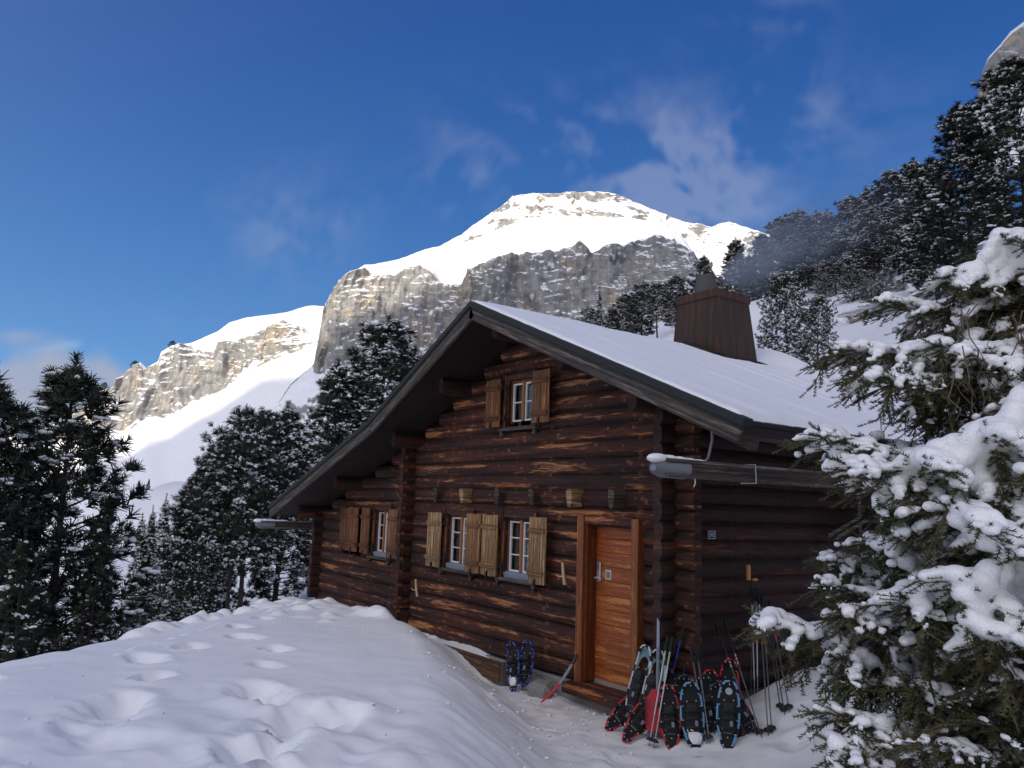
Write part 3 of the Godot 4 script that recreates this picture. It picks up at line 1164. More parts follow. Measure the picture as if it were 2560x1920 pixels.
	pl.tint = Color(0.62, 0.50, 0.36)
	pl.box(Vector3(-1.245, 1.075, -0.148), Vector3(0.105, 0.118, 0.012), 0.004)
	part("plate_mount", pl, M.dull, door)
	var pl2 := Mk.new()
	pl2.tint = Color(0.17, 0.19, 0.19)
	pl2.box(Vector3(-1.245, 1.075, -0.140), Vector3(0.068, 0.078, 0.010), 0.003)
	part("plate", pl2, M.plastic, door)
	for x in [[-1.555, 0.115, -0.06, 0.24, 0.0], [-0.585, 0.115, -0.05, 0.24, -0.02]]:
		var m := Mk.new()
		m.tint = Color(0.74, 0.80, 0.82)
		m.box(Vector3(x[0], 0.77 + x[4], x[2]), Vector3(x[1], 2.04, x[3]), 0.008)
		part("door_jamb", m, M.door_y, cabin)
	var rev := Mk.new()
	rev.tint = Color(0.42, 0.33, 0.28)
	rev.box(Vector3(-1.482, 0.74, -0.09), Vector3(0.03, 1.9, 0.2), 0.004)
	part("reveal", rev, M.door_y, cabin)
	var lin_m := Mk.new()
	lin_m.tint = Color(0.9, 0.72, 0.6)
	lin_m.box(Vector3(-1.07, 1.735, -0.06), Vector3(0.85, 0.11, 0.2), 0.008)
	part("door_lintel", lin_m, M.brown_x, cabin)
	var sill := Mk.new()
	sill.tint = Color(0.95, 0.72, 0.6)
	sill.box(Vector3(-1.05, -0.29, 0.02), Vector3(1.3, 0.13, 0.34), 0.015)
	part("threshold", sill, M.brown_x, cabin)
	# pegs: peeled sticks with a side twig
	for p in [[-1.81, 0.91, 0.27], [-5.57, 0.35, 0.27], [-0.115, 0.95, 0.22]]:
		var m := Mk.new()
		m.tint = Color(0.62, 0.42, 0.22)
		m.tube([Vector3(p[0] - 0.005, p[1], 0.07), Vector3(p[0], p[1] + p[2] * 0.5, 0.10), Vector3(p[0] + 0.005, p[1] + p[2], 0.12)], [0.02, 0.021, 0.017], 7)
		m.tint = Color(0.45, 0.36, 0.26)
		m.tube([Vector3(p[0], p[1] + p[2] * 0.36, 0.10), Vector3(p[0] - 0.06, p[1] + p[2] * 0.36, 0.13), Vector3(p[0] - 0.11, p[1] + p[2] * 0.42, 0.13)], [0.011, 0.009, 0.007], 6)
		part("coat_peg", m, M.dull, cabin)
	for p in [[0.10, 1.12, -1.05, 0.17, 0.055], [0.08, 1.105, -1.19, 0.03, 0.09]]:
		var m := Mk.new()
		m.tint = Color(0.55, 0.26, 0.09)
		m.box(Vector3(p[0] + 0.04, p[1] + p[3] / 2, p[2]), Vector3(0.03, p[3], p[4]), 0.006)
		part("wall_peg", m, M.dull, cabin)
	# number plate on the side wall
	var board := Mk.new()
	board.tint = Color(0.03, 0.03, 0.035)
	board.box(Vector3(0.026, 1.625, -0.545), Vector3(0.012, 0.088, 0.13), 0.002)
	board.tint = Color(0.6, 0.6, 0.6)
	for e in [[0.041, 0.0, 0.007, 0.124], [-0.041, 0.0, 0.007, 0.124], [0.0, 0.0585, 0.075, 0.007], [0.0, -0.0585, 0.075, 0.007]]:
		board.box(Vector3(0.033, 1.625 + e[0], -0.545 + e[1]), Vector3(0.003, e[2], e[3]), 0.0)
	var plate := part("number_plate", board, M.dull, cabin)
	var digits := TextMesh.new()
	digits.text = "302"
	digits.font = SystemFont.new()
	digits.font.font_names = PackedStringArray(["Droid Sans"])
	digits.font_size = 32
	digits.pixel_size = 0.0019
	digits.depth = 0.003
	var face := part("digits", digits, plain("digit_white", Color(0.65, 0.65, 0.65), 0.6), plate)
	face.position = Vector3(0.035, 1.625, -0.545)
	face.rotation.y = PI / 2
	build_roof()
	build_chimney()
	build_gutters()


func roof_strip(x0: float, x1: float, top: Callable, drop: float, thick: float, z0: float, z1: float, tint: Color) -> Mk:
	var m := Mk.new()
	m.tint = tint
	var y0: float = top.call(x0) - drop
	var y1: float = top.call(x1) - drop
	var d := Vector3(x1 - x0, y1 - y0, 0)
	m.box(Vector3((x0 + x1) / 2, (y0 + y1) / 2 - thick / 2, (z0 + z1) / 2), Vector3(d.length(), thick, z1 - z0), 0.006, Basis(Vector3.BACK, atan2(d.y, d.x)))
	return m


func build_roof() -> void:
	var roof := Node3D.new()
	roof.name = "roof"
	cabin.add_child(roof, true)
	for q in [[-2.98, 1.56, roof_right], [-6.0, -2.98, roof_left], [-10.62, -6.0, roof_left]]:
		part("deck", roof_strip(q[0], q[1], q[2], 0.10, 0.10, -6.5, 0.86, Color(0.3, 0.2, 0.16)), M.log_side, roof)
		var w0: float = q[0]
		var w1: float = q[1] + (0.05 if q[1] > 0 else 0.0)
		var e0 := Vector3(w0, q[2].call(w0) - 0.085, 0)
		var e1 := Vector3(w1, q[2].call(w1) - 0.085, 0)
		var bb := Mk.new()
		bb.tint = Color(0.50, 0.48, 0.46)
		bb.box(Vector3(0, -0.0875, 0), Vector3(e0.distance_to(e1), 0.175, 0.043), 0.006)
		var bn := part("bargeboard", bb, M.board_own, roof)
		bn.position = (e0 + e1) / 2 + Vector3(0, 0, 0.8835)
		bn.rotation.z = atan2(e1.y - e0.y, e1.x - e0.x)
		part("edge_flashing", roof_strip(q[0], q[1] + (0.08 if q[1] > 0 else 0.0), q[2], 0.015, 0.075, 0.80, 0.935, Color(1, 1, 1)), M.green_metal, roof)
	part("eave_flashing", roof_strip(1.50, 1.60, roof_right, 0.05, 0.04, -6.5, 0.80, Color(0.6, 0.6, 0.6)), M.green_metal, roof)
	part("eave_board", roof_strip(1.42, 1.54, roof_right, 0.19, 0.05, -6.45, 0.84, Color(0.3, 0.27, 0.25)), M.board_z, roof)
	for p in [[-2.98, 4.34], [-0.2, 3.1], [-5.9, 2.92], [-4.4, 3.68], [-1.5, 3.72], [-8.2, 2.2], [-10.0, 1.6]]:
		add_log(Vector3(p[0], p[1] - 0.02, 0.5), Vector3(p[0], p[1] - 0.02, -6.0), 0.075, M.log_side, "purlin")
	# tail of the last rafter under the corner of the eave
	var tail := Mk.new()
	tail.tint = Color(0.6, 0.52, 0.46)
	tail.box(Vector3(1.28, 2.60, 0.60), Vector3(0.5, 0.11, 0.12), 0.01, Basis(Vector3.BACK, atan(-0.4214)))
	part("rafter_tail", tail, M.board_x, roof)
	# snow on the roof: a skin with faint ridges over the seams of the sheet metal, thinner at the edges
	var nx := 90
	var nz := 130
	for q in [[-2.98, 1.57, roof_right, 0], [-2.98, -10.66, roof_left, 1]]:
		var p := PackedVector3Array()
		for j in nz:
			var z := lerpf(0.90, -6.52, float(j) / (nz - 1))
			for i in nx:
				var t := float(i) / (nx - 1)
				var x := lerpf(q[0], q[1], t)
				var edge := minf(minf((z + 6.52) / 0.08, (0.90 - z) / 0.06), (1.0 - t) * 4.6 / 0.06)
				var ragged := 0.03 * n_fine.get_noise_2d(x * 30.0, z * 30.0)
				var h := (0.095 + 0.02 * n_hill.get_noise_2d(x * 20.0, z * 14.0)) * sqrt(clampf(edge + ragged * 12.0 * (1.0 - clampf(edge, 0.0, 1.0)), 0.0, 1.0))
				h += 0.012 * n_fine.get_noise_2d(x * 2.0, z * 9.0) + 0.004 * n_fine.get_noise_2d(x * 60.0, z * 60.0) * clampf(edge, 0, 1)
				var seam := fposmod(z + 0.25 * n_hill.get_noise_2d(x * 8.0, z * 6.0), 0.62) / 0.62
				h += 0.028 * exp(-pow((seam - 0.5) / 0.10, 2.0)) * smoothstep(0.05, 0.4, t) * smoothstep(0.1, 0.5, absf(n_hill.get_noise_2d(z * 12.0, x * 5.0)) * 2.0) * clampf(edge, 0, 1)
				h += 0.26 * exp(-pow((z + 5.5) / 0.55, 2.0) - pow((x + 2.5) / 0.9, 2.0))
				p.append(Vector3(x, q[2].call(x) - 0.075 + h, z))
		part("snow_cover", sheet(p, nx, nz), M.snow, roof)


func build_chimney() -> void:
	var c := Node3D.new()
	c.name = "chimney"
	cabin.add_child(c, true)
	var x0 := -3.52
	var x1 := -2.36
	var z0 := -3.62
	var z1 := -4.66
	var top := 5.52
	var i0 := 0.10
	var body := Mk.new()
	body.tint = Color(0.78, 0.82, 0.80)
	var lo := [Vector3(x0, 4.0, z0), Vector3(x1, 4.0, z0), Vector3(x1, 4.0, z1), Vector3(x0, 4.0, z1)]
	var hi := [Vector3(x0 + i0, top, z0 - i0), Vector3(x1 - i0 - 0.06, top, z0 - i0), Vector3(x1 - i0 - 0.06, top, z1 + i0), Vector3(x0 + i0, top, z1 + i0)]
	for k in 4:
		var n := (k + 1) % 4
		body.flat([lo[k], lo[n], hi[n], hi[k]], [Vector3(0, 0, 1), Vector3(1, 0, 0), Vector3(0, 0, -1), Vector3(-1, 0, 0)][k])
	body.flat(hi, Vector3.UP)
	part("casing", body, M.rust, c)
	var cap := Mk.new()
	cap.tint = Color(1.0, 0.85, 0.8)
	var mid: Vector3 = (hi[0] + hi[2]) / 2.0
	cap.box(mid + Vector3(0, 0.05, 0), Vector3(hi[1].x - hi[0].x + 0.05, 0.15, hi[0].z - hi[2].z + 0.05), 0.012)
	part("cap", cap, M.rust, c)
	var flue := Mk.new()
	flue.tint = Color(0.085, 0.082, 0.08)
	var fm: Vector3 = mid + Vector3(-0.12, 0.125, 0.05)
	flue.tube([fm, fm + Vector3(0, 0.02, 0), fm + Vector3(0, 0.34, 0), fm + Vector3(0, 0.35, 0), fm + Vector3(0, 0.39, 0)], [0.225, 0.21, 0.165, 0.178, 0.172], 18)
	part("flue", flue, M.dull, c)
	var skirt := Mk.new()
	skirt.tint = Color(0.30, 0.22, 0.19)
	for e in [[x1 + 0.06, (z0 + z1) / 2, 0.2, z0 - z1 + 0.3]]:
		skirt.box(Vector3(e[0], roof_right(e[0]) + 0.02, e[1]), Vector3(e[2], 0.05, e[3]), 0.006, Basis(Vector3.BACK, atan(-0.4214)))
	skirt.box(Vector3(-2.66, roof_right(-2.66) + 0.035, z0 + 0.10), Vector3(0.75, 0.05, 0.26), 0.006, Basis(Vector3.BACK, atan(-0.4214)))
	part("flashing", skirt, M.rust, c)


func build_gutters() -> void:
	# a trough of boards under the right eave, hung on iron straps, and its twin on the left
	for q in [[1.15, 2.335, 1.47, -6.3, "right"], [-11.0, 1.35, 0.95, -6.0, "left"]]:
		var g := Node3D.new()
		g.name = "gutter"
		cabin.add_child(g, true)
		var x: float = q[0]
		var y: float = q[1]
		var z0: float = q[2]
		var z1: float = q[3]
		var zm := (z0 + z1) / 2
		var m := Mk.new()
		m.tint = Color(0.52, 0.44, 0.38)
		for s in [-0.075, 0.075]:
			m.box(Vector3(x + s, y - 0.075, zm - 0.1), Vector3(0.03, 0.125, z0 - z1 - 0.2), 0.004)
		m.box(Vector3(x, y - 0.14, zm - 0.1), Vector3(0.12, 0.025, z0 - z1 - 0.2), 0.004)
		part("trough", m, M.board_z, g)
		var rail := Mk.new()
		rail.tint = Color(1.0, 0.98, 0.97)
		rail.box(Vector3(x + 0.085, y - 0.008, zm), Vector3(0.045, 0.032, z0 - z1), 0.005)
		rail.box(Vector3(x + 0.085, y - 0.145, zm), Vector3(0.045, 0.032, z0 - z1), 0.005)
		rail.box(Vector3(x - 0.085, y - 0.008, zm), Vector3(0.03, 0.032, z0 - z1), 0.005)
		part("rail", rail, M.board_z, g)
		var cap := Mk.new()
		cap.tint = Color(0.20, 0.205, 0.22)
		cap.tube([Vector3(x, y - 0.078, z0 + 0.08), Vector3(x, y - 0.078, z0 + 0.05), Vector3(x, y - 0.078, z0 - 0.02), Vector3(x, y - 0.078, z0 - 0.30)], [0.04, 0.08, 0.108, 0.114], 14, true, 0.78)
		part("end_cap", cap, M.dull, g)
		var sn := Mk.new()
		for k in 5:
			sn.ball(Vector3(x, y + 0.005, z0 + 0.02 - 0.13 * k), Vector3(0.085 - 0.006 * k, 0.045 - 0.006 * k, 0.12), 0.05, k, 7, 10)
		part("snow", sn, M.snow_pad, g)
		if x > 0.0:
			for z in [0.80, -1.35, -3.4, -5.4]:
				var s := Mk.new()
				s.tint = Color(0.16, 0.16, 0.17)
				s.tube([Vector3(x + 0.02, roof_right(x) - 0.2, z), Vector3(x + 0.04, y + 0.22, z + 0.01), Vector3(x + 0.01, y + 0.05, z + 0.03), Vector3(x - 0.03, y - 0.01, z + 0.06)], [0.014, 0.014, 0.014, 0.014], 6)
				part("strap", s, M.dull, g)
			var cord := Mk.new()
			cord.tint = Color(0.72, 0.70, 0.66)
			for z in [0.28]:
				cord.tube([Vector3(x - 0.02, y + 0.012, z + 0.05), Vector3(x + 0.118, y + 0.014, z), Vector3(x + 0.118, y - 0.165, z - 0.01), Vector3(x + 0.0, y - 0.168, z + 0.07)], [0.006, 0.006, 0.006, 0.006], 6)
			cord.tube([Vector3(x + 0.1, y - 0.16, 1.12), Vector3(x + 0.105, y - 0.20, 1.12), Vector3(x + 0.09, y - 0.235, 1.125)], [0.005, 0.005, 0.004], 6)
			part("cord", cord, M.dull, g)


# ---------------------------------------------------------------- trees
func tuft_shape(blades: int, length: float, width: float, spread: float, seed: int) -> Mk:   # a brush of needles round the end of a twig, pointing up
	var g := RandomNumberGenerator.new()
	g.seed = seed
	var m := Mk.new()
	for k in blades:
		var a := TAU * (k + g.randf_range(-0.3, 0.3)) / blades * 2.0
		var tilt := spread * sqrt(g.randf_range(0.02, 1.0))
		var d := Vector3(sin(tilt) * cos(a), cos(tilt), sin(tilt) * sin(a))
		var from := Vector3(0, g.randf_range(-0.35, 0.25) * length, 0)
		var side := d.cross(Vector3(g.randf_range(-1, 1), g.randf_range(-1, 1), g.randf_range(-1, 1))).normalized() * width * 0.5
		var l := length * g.randf_range(0.7, 1.1)
		var nn := (d + Vector3(0, 0.3, 0)).normalized()
		var s := g.randf_range(0.75, 1.25)
		m.tint = Color(s, s, s)
		var i := m.vert(from + side, nn)
		m.vert(from - side, nn)
		m.vert(from + d * l - side * 0.35, nn)
		m.vert(from + d * l + side * 0.35, nn)
		m.tri(i, i + 1, i + 2)
		m.tri(i, i + 2, i + 3)
	return m


func stain(m: Mk, t: Color) -> Mk:
	var o := Mk.new()
	o.v = m.v
	o.n = m.n
	o.t = m.t
	o.c = m.c.duplicate()
	for k in o.c.size():
		o.c[k] = Color(m.c[k].r * t.r, m.c[k].g * t.g, m.c[k].b * t.b)
	return o


# a conifer 12 m tall: kind 0 stone pine (rounded, tufted), kind 1 spruce (pointed, layered)
func conifer(kind: int, seed: int, radius: float, bare: float, snowy: float, branches: int, per_branch: int, round_top := 2.0) -> Array:
	var g := RandomNumberGenerator.new()
	g.seed = seed
	var tall := 12.0
	var trunk := Mk.new()
	trunk.tint = Color(0.045, 0.034, 0.028)
	var bend := Vector3(g.randf_range(-0.25, 0.25), 0, g.randf_range(-0.25, 0.25))
	var pts := []
	var rad := []
	for k in 9:
		var t := k / 8.0
		pts.append(Vector3(0, t * tall * 0.97, 0) + bend * sin(t * 4.0))
		rad.append(lerpf(0.17, 0.02, pow(t, 0.8)))
	trunk.tube(pts, rad, 7)
	var greens := [Color(0.026, 0.036, 0.019), Color(0.036, 0.046, 0.022), Color(0.022, 0.031, 0.018), Color(0.048, 0.052, 0.024)]
	var tufts := []
	for k in 8:
		tufts.append(stain(tuft_shape(24 if kind == 0 else 20, 0.24 if kind == 0 else 0.22, 0.030, 1.3 if kind == 0 else 1.2, seed * 10 + k), greens[k % 4]))
	var caps := []
	for k in 5:
		var c := Mk.new()
		for j in 4:
			var e := g.randf_range(0.022, 0.052)
			c.ball(Vector3(g.randf_range(-0.09, 0.09), g.randf_range(-0.02, 0.05), g.randf_range(-0.09, 0.09)), Vector3(e * g.randf_range(0.9, 1.7), e * 0.7, e * g.randf_range(0.9, 1.7)), 0.3, seed + k * 5 + j, 3, 5)
		caps.append(c)
	var crown := Mk.new()
	var snow := Mk.new()
	for b in branches:
		var t := bare + (1.0 - bare) * pow((b + 0.5) / branches, 0.92 if kind == 0 else 1.0)
		var q := (t - bare) / (1.0 - bare)
		var r := radius
		if kind == 0:
			r *= pow(maxf(0.02, 1.0 - pow(absf(q - 0.27) / (0.74 if q > 0.27 else 0.62), round_top)), 0.62)
		else:
			r *= pow(1.0 - q, 0.85) * smoothstep(-0.15, 0.08, q) + 0.03
		r *= g.randf_range(0.58, 1.22)
		var laden := pow(g.randf(), 1.3) * 2.1
		var az := b * 2.399 + g.randf_range(-0.4, 0.4)
		var out := Vector3(cos(az), 0, sin(az))
		var lift := lerpf(-0.12, 0.75, q) if kind == 0 else lerpf(-0.42, 0.15, q)
		var root := Vector3(0, t * tall * 0.96, 0) + bend * sin(t * 4.0)
		var arm := []
		for k in 5:
			var s := k / 4.0
			arm.append(root + out * r * s + Vector3(0, lift * r * s + (0.32 if kind == 0 else 0.18) * r * s * s * (1.0 - 0.5 * q), 0))
		if b % 2 == 0 or q < 0.3:
			trunk.tube(arm, [0.035, 0.028, 0.02, 0.014, 0.008], 4, false)
		var side := out.cross(Vector3.UP)
		var n := maxi(3, int(per_branch * (0.35 + 0.65 * r / radius)))
		for k in n:
			var s := lerpf(0.22 if kind == 1 else 0.32, 1.03, sqrt((k + g.randf()) / n))
			var i := mini(int(s * 4.0), 3)
			var p: Vector3 = (arm[i] as Vector3).lerp(arm[i + 1], s * 4.0 - i)
			var w := (0.42 if kind == 0 else 0.36) * r * (1.1 - s * 0.75) + 0.1
			var off := g.randf_range(-1.0, 1.0)
			p += side * off * w + Vector3(0, g.randf_range(-0.18, 0.16) - (0.12 * absf(off) if kind == 1 else 0.0), 0) - out * absf(off) * w * 0.3
			var up := (out * (0.75 if kind == 0 else 0.95) + side * off * 0.6 + Vector3(g.randf_range(-0.3, 0.3), g.randf_range(0.35, 1.1) if kind == 0 else g.randf_range(-0.25, 0.5), g.randf_range(-0.3, 0.3))).normalized()
			var bs := Basis(Quaternion(Vector3.UP, up)) * Basis(Vector3.UP, g.randf() * TAU)
			var size := g.randf_range(0.75, 1.35)
			crown.put(tufts[g.randi() % 8], Transform3D(bs.scaled(Vector3.ONE * size), p))
			if g.randf() < snowy * laden * (0.45 + 0.55 * s):
				var e := g.randf_range(0.55, 1.35) * size * (0.8 + 0.3 * laden)
				snow.put(caps[g.randi() % 5], Transform3D(Basis(Vector3.UP, g.randf() * TAU).scaled(Vector3(e, e * g.randf_range(0.8, 1.4), e)), p + up * 0.09 + Vector3(0, 0.05, 0)))
	# the leader
	for k in 6:
		crown.put(tufts[k], Transform3D(Basis().scaled(Vector3(0.55, 0.9, 0.55) if kind == 1 else Vector3.ONE), Vector3(0, tall * (0.95 + 0.012 * k), 0) + bend * sin(3.9)))
	return [trunk.mesh(), crown.mesh(), snow.mesh()]


var kinds := []


func tree(kind: int, px: float, top: float, depth: float, wide: float, called: String, label: String, group: String, foot := 0.35) -> void:
	var p := spot(px, top, depth)
	var y := ground(p.x, p.z, false) - foot
	var s := (p.y - y) / 12.0
	var o := thing(called, label, "tree", Vector3(p.x, y, p.z), rng.randf() * TAU, group)
	o.scale = Vector3(s * wide, s, s * wide)
	part("trunk", kinds[kind][0], M.bark, o)
	part("crown", kinds[kind][1], M.needle, o)
	part("snow", kinds[kind][2], M.snow_pad, o).set_meta("kind", "stuff")


func build_forest() -> void:
	rng.seed = 33
	kinds = [
		conifer(0, 1, 2.15, 0.03, 0.22, 150, 17, 1.05),     # 0 full stone pine, little snow
		conifer(0, 2, 2.1, 0.20, 0.62, 130, 17, 2.0),     # 1 stone pine on a bare stem
		conifer(0, 3, 1.75, 0.10, 0.68, 140, 16, 1.5),     # 2 slimmer stone pine
		conifer(1, 4, 1.9, 0.05, 1.0, 150, 14),     # 3 snowy spruce
		conifer(0, 5, 2.6, 0.42, 0.55, 90, 16),      # 4 flat-topped pine on a long stem
		conifer(0, 6, 3.1, 0.02, 0.62, 170, 17),     # 5 broad low pine
		conifer(1, 7, 2.4, 0.02, 0.22, 170, 16)]     # 6 full dark spruce
	var left := "conifers left of the hut"
	var behind := "conifers behind the hut's low roof"
	var slope := "pines on the slope behind the hut"
	tree(0, -12, 925, 23.0, 1.05, "pine_tree", "tall dark pine cut by the left edge of the photo", left)
	tree(0, 195, 903, 26.0, 1.18, "pine_tree", "big dark pine with a pointed leader, tallest of those left of the hut", left)
	tree(6, 70, 1330, 19.0, 1.15, "spruce_tree", "low dark spruce at the foot of the big left pine", left)
	tree(6, 262, 1270, 24.5, 0.9, "spruce_tree", "dark young spruce pressed against the right flank of the big left pine", left)
	tree(3, 413, 1240, 44.0, 0.9, "spruce_tree", "slim snowy spruce, tallest of three between big left pine and hut pines", left)
	tree(3, 384, 1270, 41.0, 0.8, "spruce_tree", "middle one of three slim snowy spruces beside the big left pine", left)
	tree(3, 362, 1290, 38.0, 0.95, "spruce_tree", "lowest of three slim snowy spruces, next to the big left pine", left)
	tree(3, 450, 1400, 33.0, 1.1, "spruce_tree", "short snow-dusted spruce standing behind the mound's left shoulder", left)
	tree(2, 500, 1180, 34.0, 1.15, "pine_tree", "leftmost pine of the clump by the hut's low eave", behind)
	tree(2, 548, 1108, 36.0, 1.1, "pine_tree", "second pine from the left in the clump by the low eave", behind)
	tree(4, 648, 1030, 33.0, 1.0, "pine_tree", "pine with two-stemmed look and visible dark trunk left of low gutter", behind)
	tree(4, 612, 1090, 31.5, 0.9, "pine_tree", "leaning neighbour with bare trunk beside the pine left of low gutter", behind)
	tree(2, 722, 1015, 38.0, 1.1, "pine_tree", "round-headed pine whose top stands against the shaded snow slope", behind)
	tree(5, 505, 1345, 29.0, 0.65, "pine_tree", "bushy low pine at the left foot of the clump", behind)
	tree(2, 845, 908, 44.0, 1.15, "pine_tree", "pine before the left cliff, left neighbour of the tallest one", behind)
	tree(1, 970, 798, 45.0, 1.2, "pine_tree", "tallest pine rising above the hut's left roof slope", behind)
	tree(2, 1035, 880, 47.0, 1.1, "pine_tree", "pine half hidden by the roof, right of the tallest one", behind)
	tree(2, 905, 905, 49.0, 1.1, "pine_tree", "pine wedged between the tallest one and its left neighbour", behind)
	tree(3, 728, 1455, 27.0, 0.8, "spruce_tree", "tiny young spruce seen under the left gutter", behind, 0.1)
	# on the knoll across the valley
	for k in [[348, 1200, 0.9, "left of the pair of small spruces on the far knoll"], [373, 1196, 0.8, "right of the pair of small spruces on the far knoll"], [449, 1203, 0.5, "lone thin spruce on top of the far knoll"], [432, 1228, 0.6, "tiny spruce seedling on the slope of the far knoll"], [488, 1212, 0.8, "dark small spruce at the right end of the far knoll"]]:
		tree(6, k[0], k[1], 152.0, k[2] * 1.2, "spruce_tree", k[3], "small spruces on the far knoll", 0.5)
	# the slope on the right
	for k in [[4, 1475, 772, 96, 1.0, "short pine at the left end of the row above the roof ridge"], [3, 1499, 719, 104, 0.75, "pointed spruce above the roof ridge, the only spire there"], [2, 1532, 766, 98, 1.3, "low round pine right of the pointed spruce above the ridge"], [1, 1566, 735, 104, 1.35, "pine above the roof ridge with a flat left shoulder"], [1, 1607, 706, 106, 1.35, "pine with slender stem visible above the roof ridge"], [4, 1645, 712, 100, 1.25, "umbrella-shaped pine close left of the chimney"], [1, 1690, 690, 112, 1.3, "pine showing just above the chimney's left cap edge"], [2, 1760, 640, 114, 1.4, "pine behind the chimney flue, left of the smoke"], [2, 1838, 598, 116, 1.4, "pine standing before the far snow crest, left one"], [2, 1900, 588, 116, 1.35, "pine standing before the far snow crest, right one"], [1, 1952, 545, 110, 1.45, "skyline pine at the foot of the rising forest edge"], [1, 1994, 529, 106, 1.4, "round-topped skyline pine, second along the forest edge"], [2, 2040, 531, 104, 1.4, "skyline pine, third along the rising forest edge"], [2, 2067, 527, 100, 1.2, "slim skyline pine, fourth along the forest edge"], [1, 2126, 494, 96, 1.35, "skyline pine, fifth along the forest edge, in smoke haze"], [2, 2163, 477, 92, 1.3, "skyline pine, sixth along the rising forest edge"], [1, 2228, 430, 88, 1.4, "tall skyline pine left of the two highest ones"], [2, 2280, 400, 84, 1.35, "tall skyline pine touching the huge right-hand pine"]]:
		tree(k[0], k[1], k[2], k[3], k[4], "pine_tree" if k[0] != 3 else "spruce_tree", k[5], slope, 0.5)
	for k in [[2, 1800, 690, 98, 1.5, "pine within the smoke just right of the flue"], [1, 1870, 660, 100, 1.4, "pine under the smoke plume, below the snow crest pines"], [2, 1925, 650, 96, 1.4, "pine under the smoke beside the skyline group"], [1, 2010, 600, 92, 1.3, "second-row pine above the snow patch"], [4, 2085, 580, 86, 1.2, "second-row pine with dark stems at the snow patch edge"], [4, 2150, 560, 82, 1.15, "bare-stemmed pine, left one above the rock ledge"], [4, 2205, 545, 78, 1.1, "bare-stemmed pine, middle one above the rock ledge"], [4, 2255, 560, 74, 1.1, "bare-stemmed pine, right one above the rock ledge"], [4, 2310, 600, 70, 1.0, "thin-stemmed pine at the right end above the rock ledge"], [2, 2120, 560, 84, 1.5, "dense second-row pine in the forest edge, left of the bare stems"], [1, 2180, 520, 80, 1.5, "second-row pine under the tall skyline pines"], [2, 2240, 500, 76, 1.5, "dense pine behind the bare-stemmed trio"], [1, 2300, 480, 72, 1.5, "dark pine at the forest edge next to the huge pine"], [2, 2345, 560, 64, 1.4, "dark pine low in the shade of the huge right-hand pine"], [1, 2385, 600, 58, 1.4, "pine behind the near spruce's upper boughs"], [5, 2310, 690, 60, 1.3, "bushy pine at the right end of the rock ledge"], [5, 2060, 660, 84, 1.2, "bushy pine on the crest of the snow patch"], [5, 2215, 672, 68, 1.3, "leafy pine thicket above the rock ledge"], [5, 2130, 664, 72, 1.5, "leafy low pine with many thin stems beside snow patch"], [5, 2175, 676, 70, 1.4, "small bushy pine leaning over the rock ledge"], [5, 2250, 700, 66, 1.5, "bushy pine rooted among the rocks of the ledge"]]:
		tree(k[0], k[1], k[2], k[3], k[4], "pine_tree", k[5], slope, 0.4)
	tree(5, 1958, 684, 43.0, 0.95, "pine_tree", "broad snowy pine right of the chimney, taller lobe", slope, 0.3)
	tree(5, 2046, 745, 40.0, 0.95, "pine_tree", "broad snowy pine right of the chimney, lower one with outstretched boughs", slope, 0.3)
	tree(2, 2290, 780, 47.0, 1.2, "pine_tree", "small pine below the rock ledge, behind the snow-laden spruce", slope, 0.3)
	tree(0, 2400, 262, 50.0, 1.25, "pine_tree", "huge dark pine rising to the grey crag at the right edge", slope, 0.3)
	tree(1, 2535, 150, 46.0, 1.35, "pine_tree", "huge pine under the grey crag, cut by the right edge", slope, 0.3)
	tree(2, 2330, 400, 56.0, 1.3, "pine_tree", "pine in the left flank of the huge right-hand pine", slope, 0.3)
	tree(0, 2470, 420, 42.0, 1.3, "pine_tree", "dark pine below the huge ones at the right edge", slope, 0.3)
	# on the crest of the left ridge
	for k in [[432, 852, 740, "tiny dark pine on the left ridge's crest, the highest one"], [338, 902, 738, "tiny pine on the notch of the left ridge"], [262, 956, 736, "tiny pine at the low end of the left ridge"], [250, 968, 736, "tiny bushy pine, lowest on the left ridge"]]:
		var p := spot(k[0], k[1], k[2])
		var o := thing("pine_tree", k[3], "tree", p - Vector3(0, 9.5, 0), 0.0, "tiny pines on the left ridge")
		o.scale = Vector3(1.2, 0.8, 1.2)
		part("trunk", kinds[5][0], M.bark, o)
		part("crown", kinds[5][1], M.needle, o)
	build_crags()


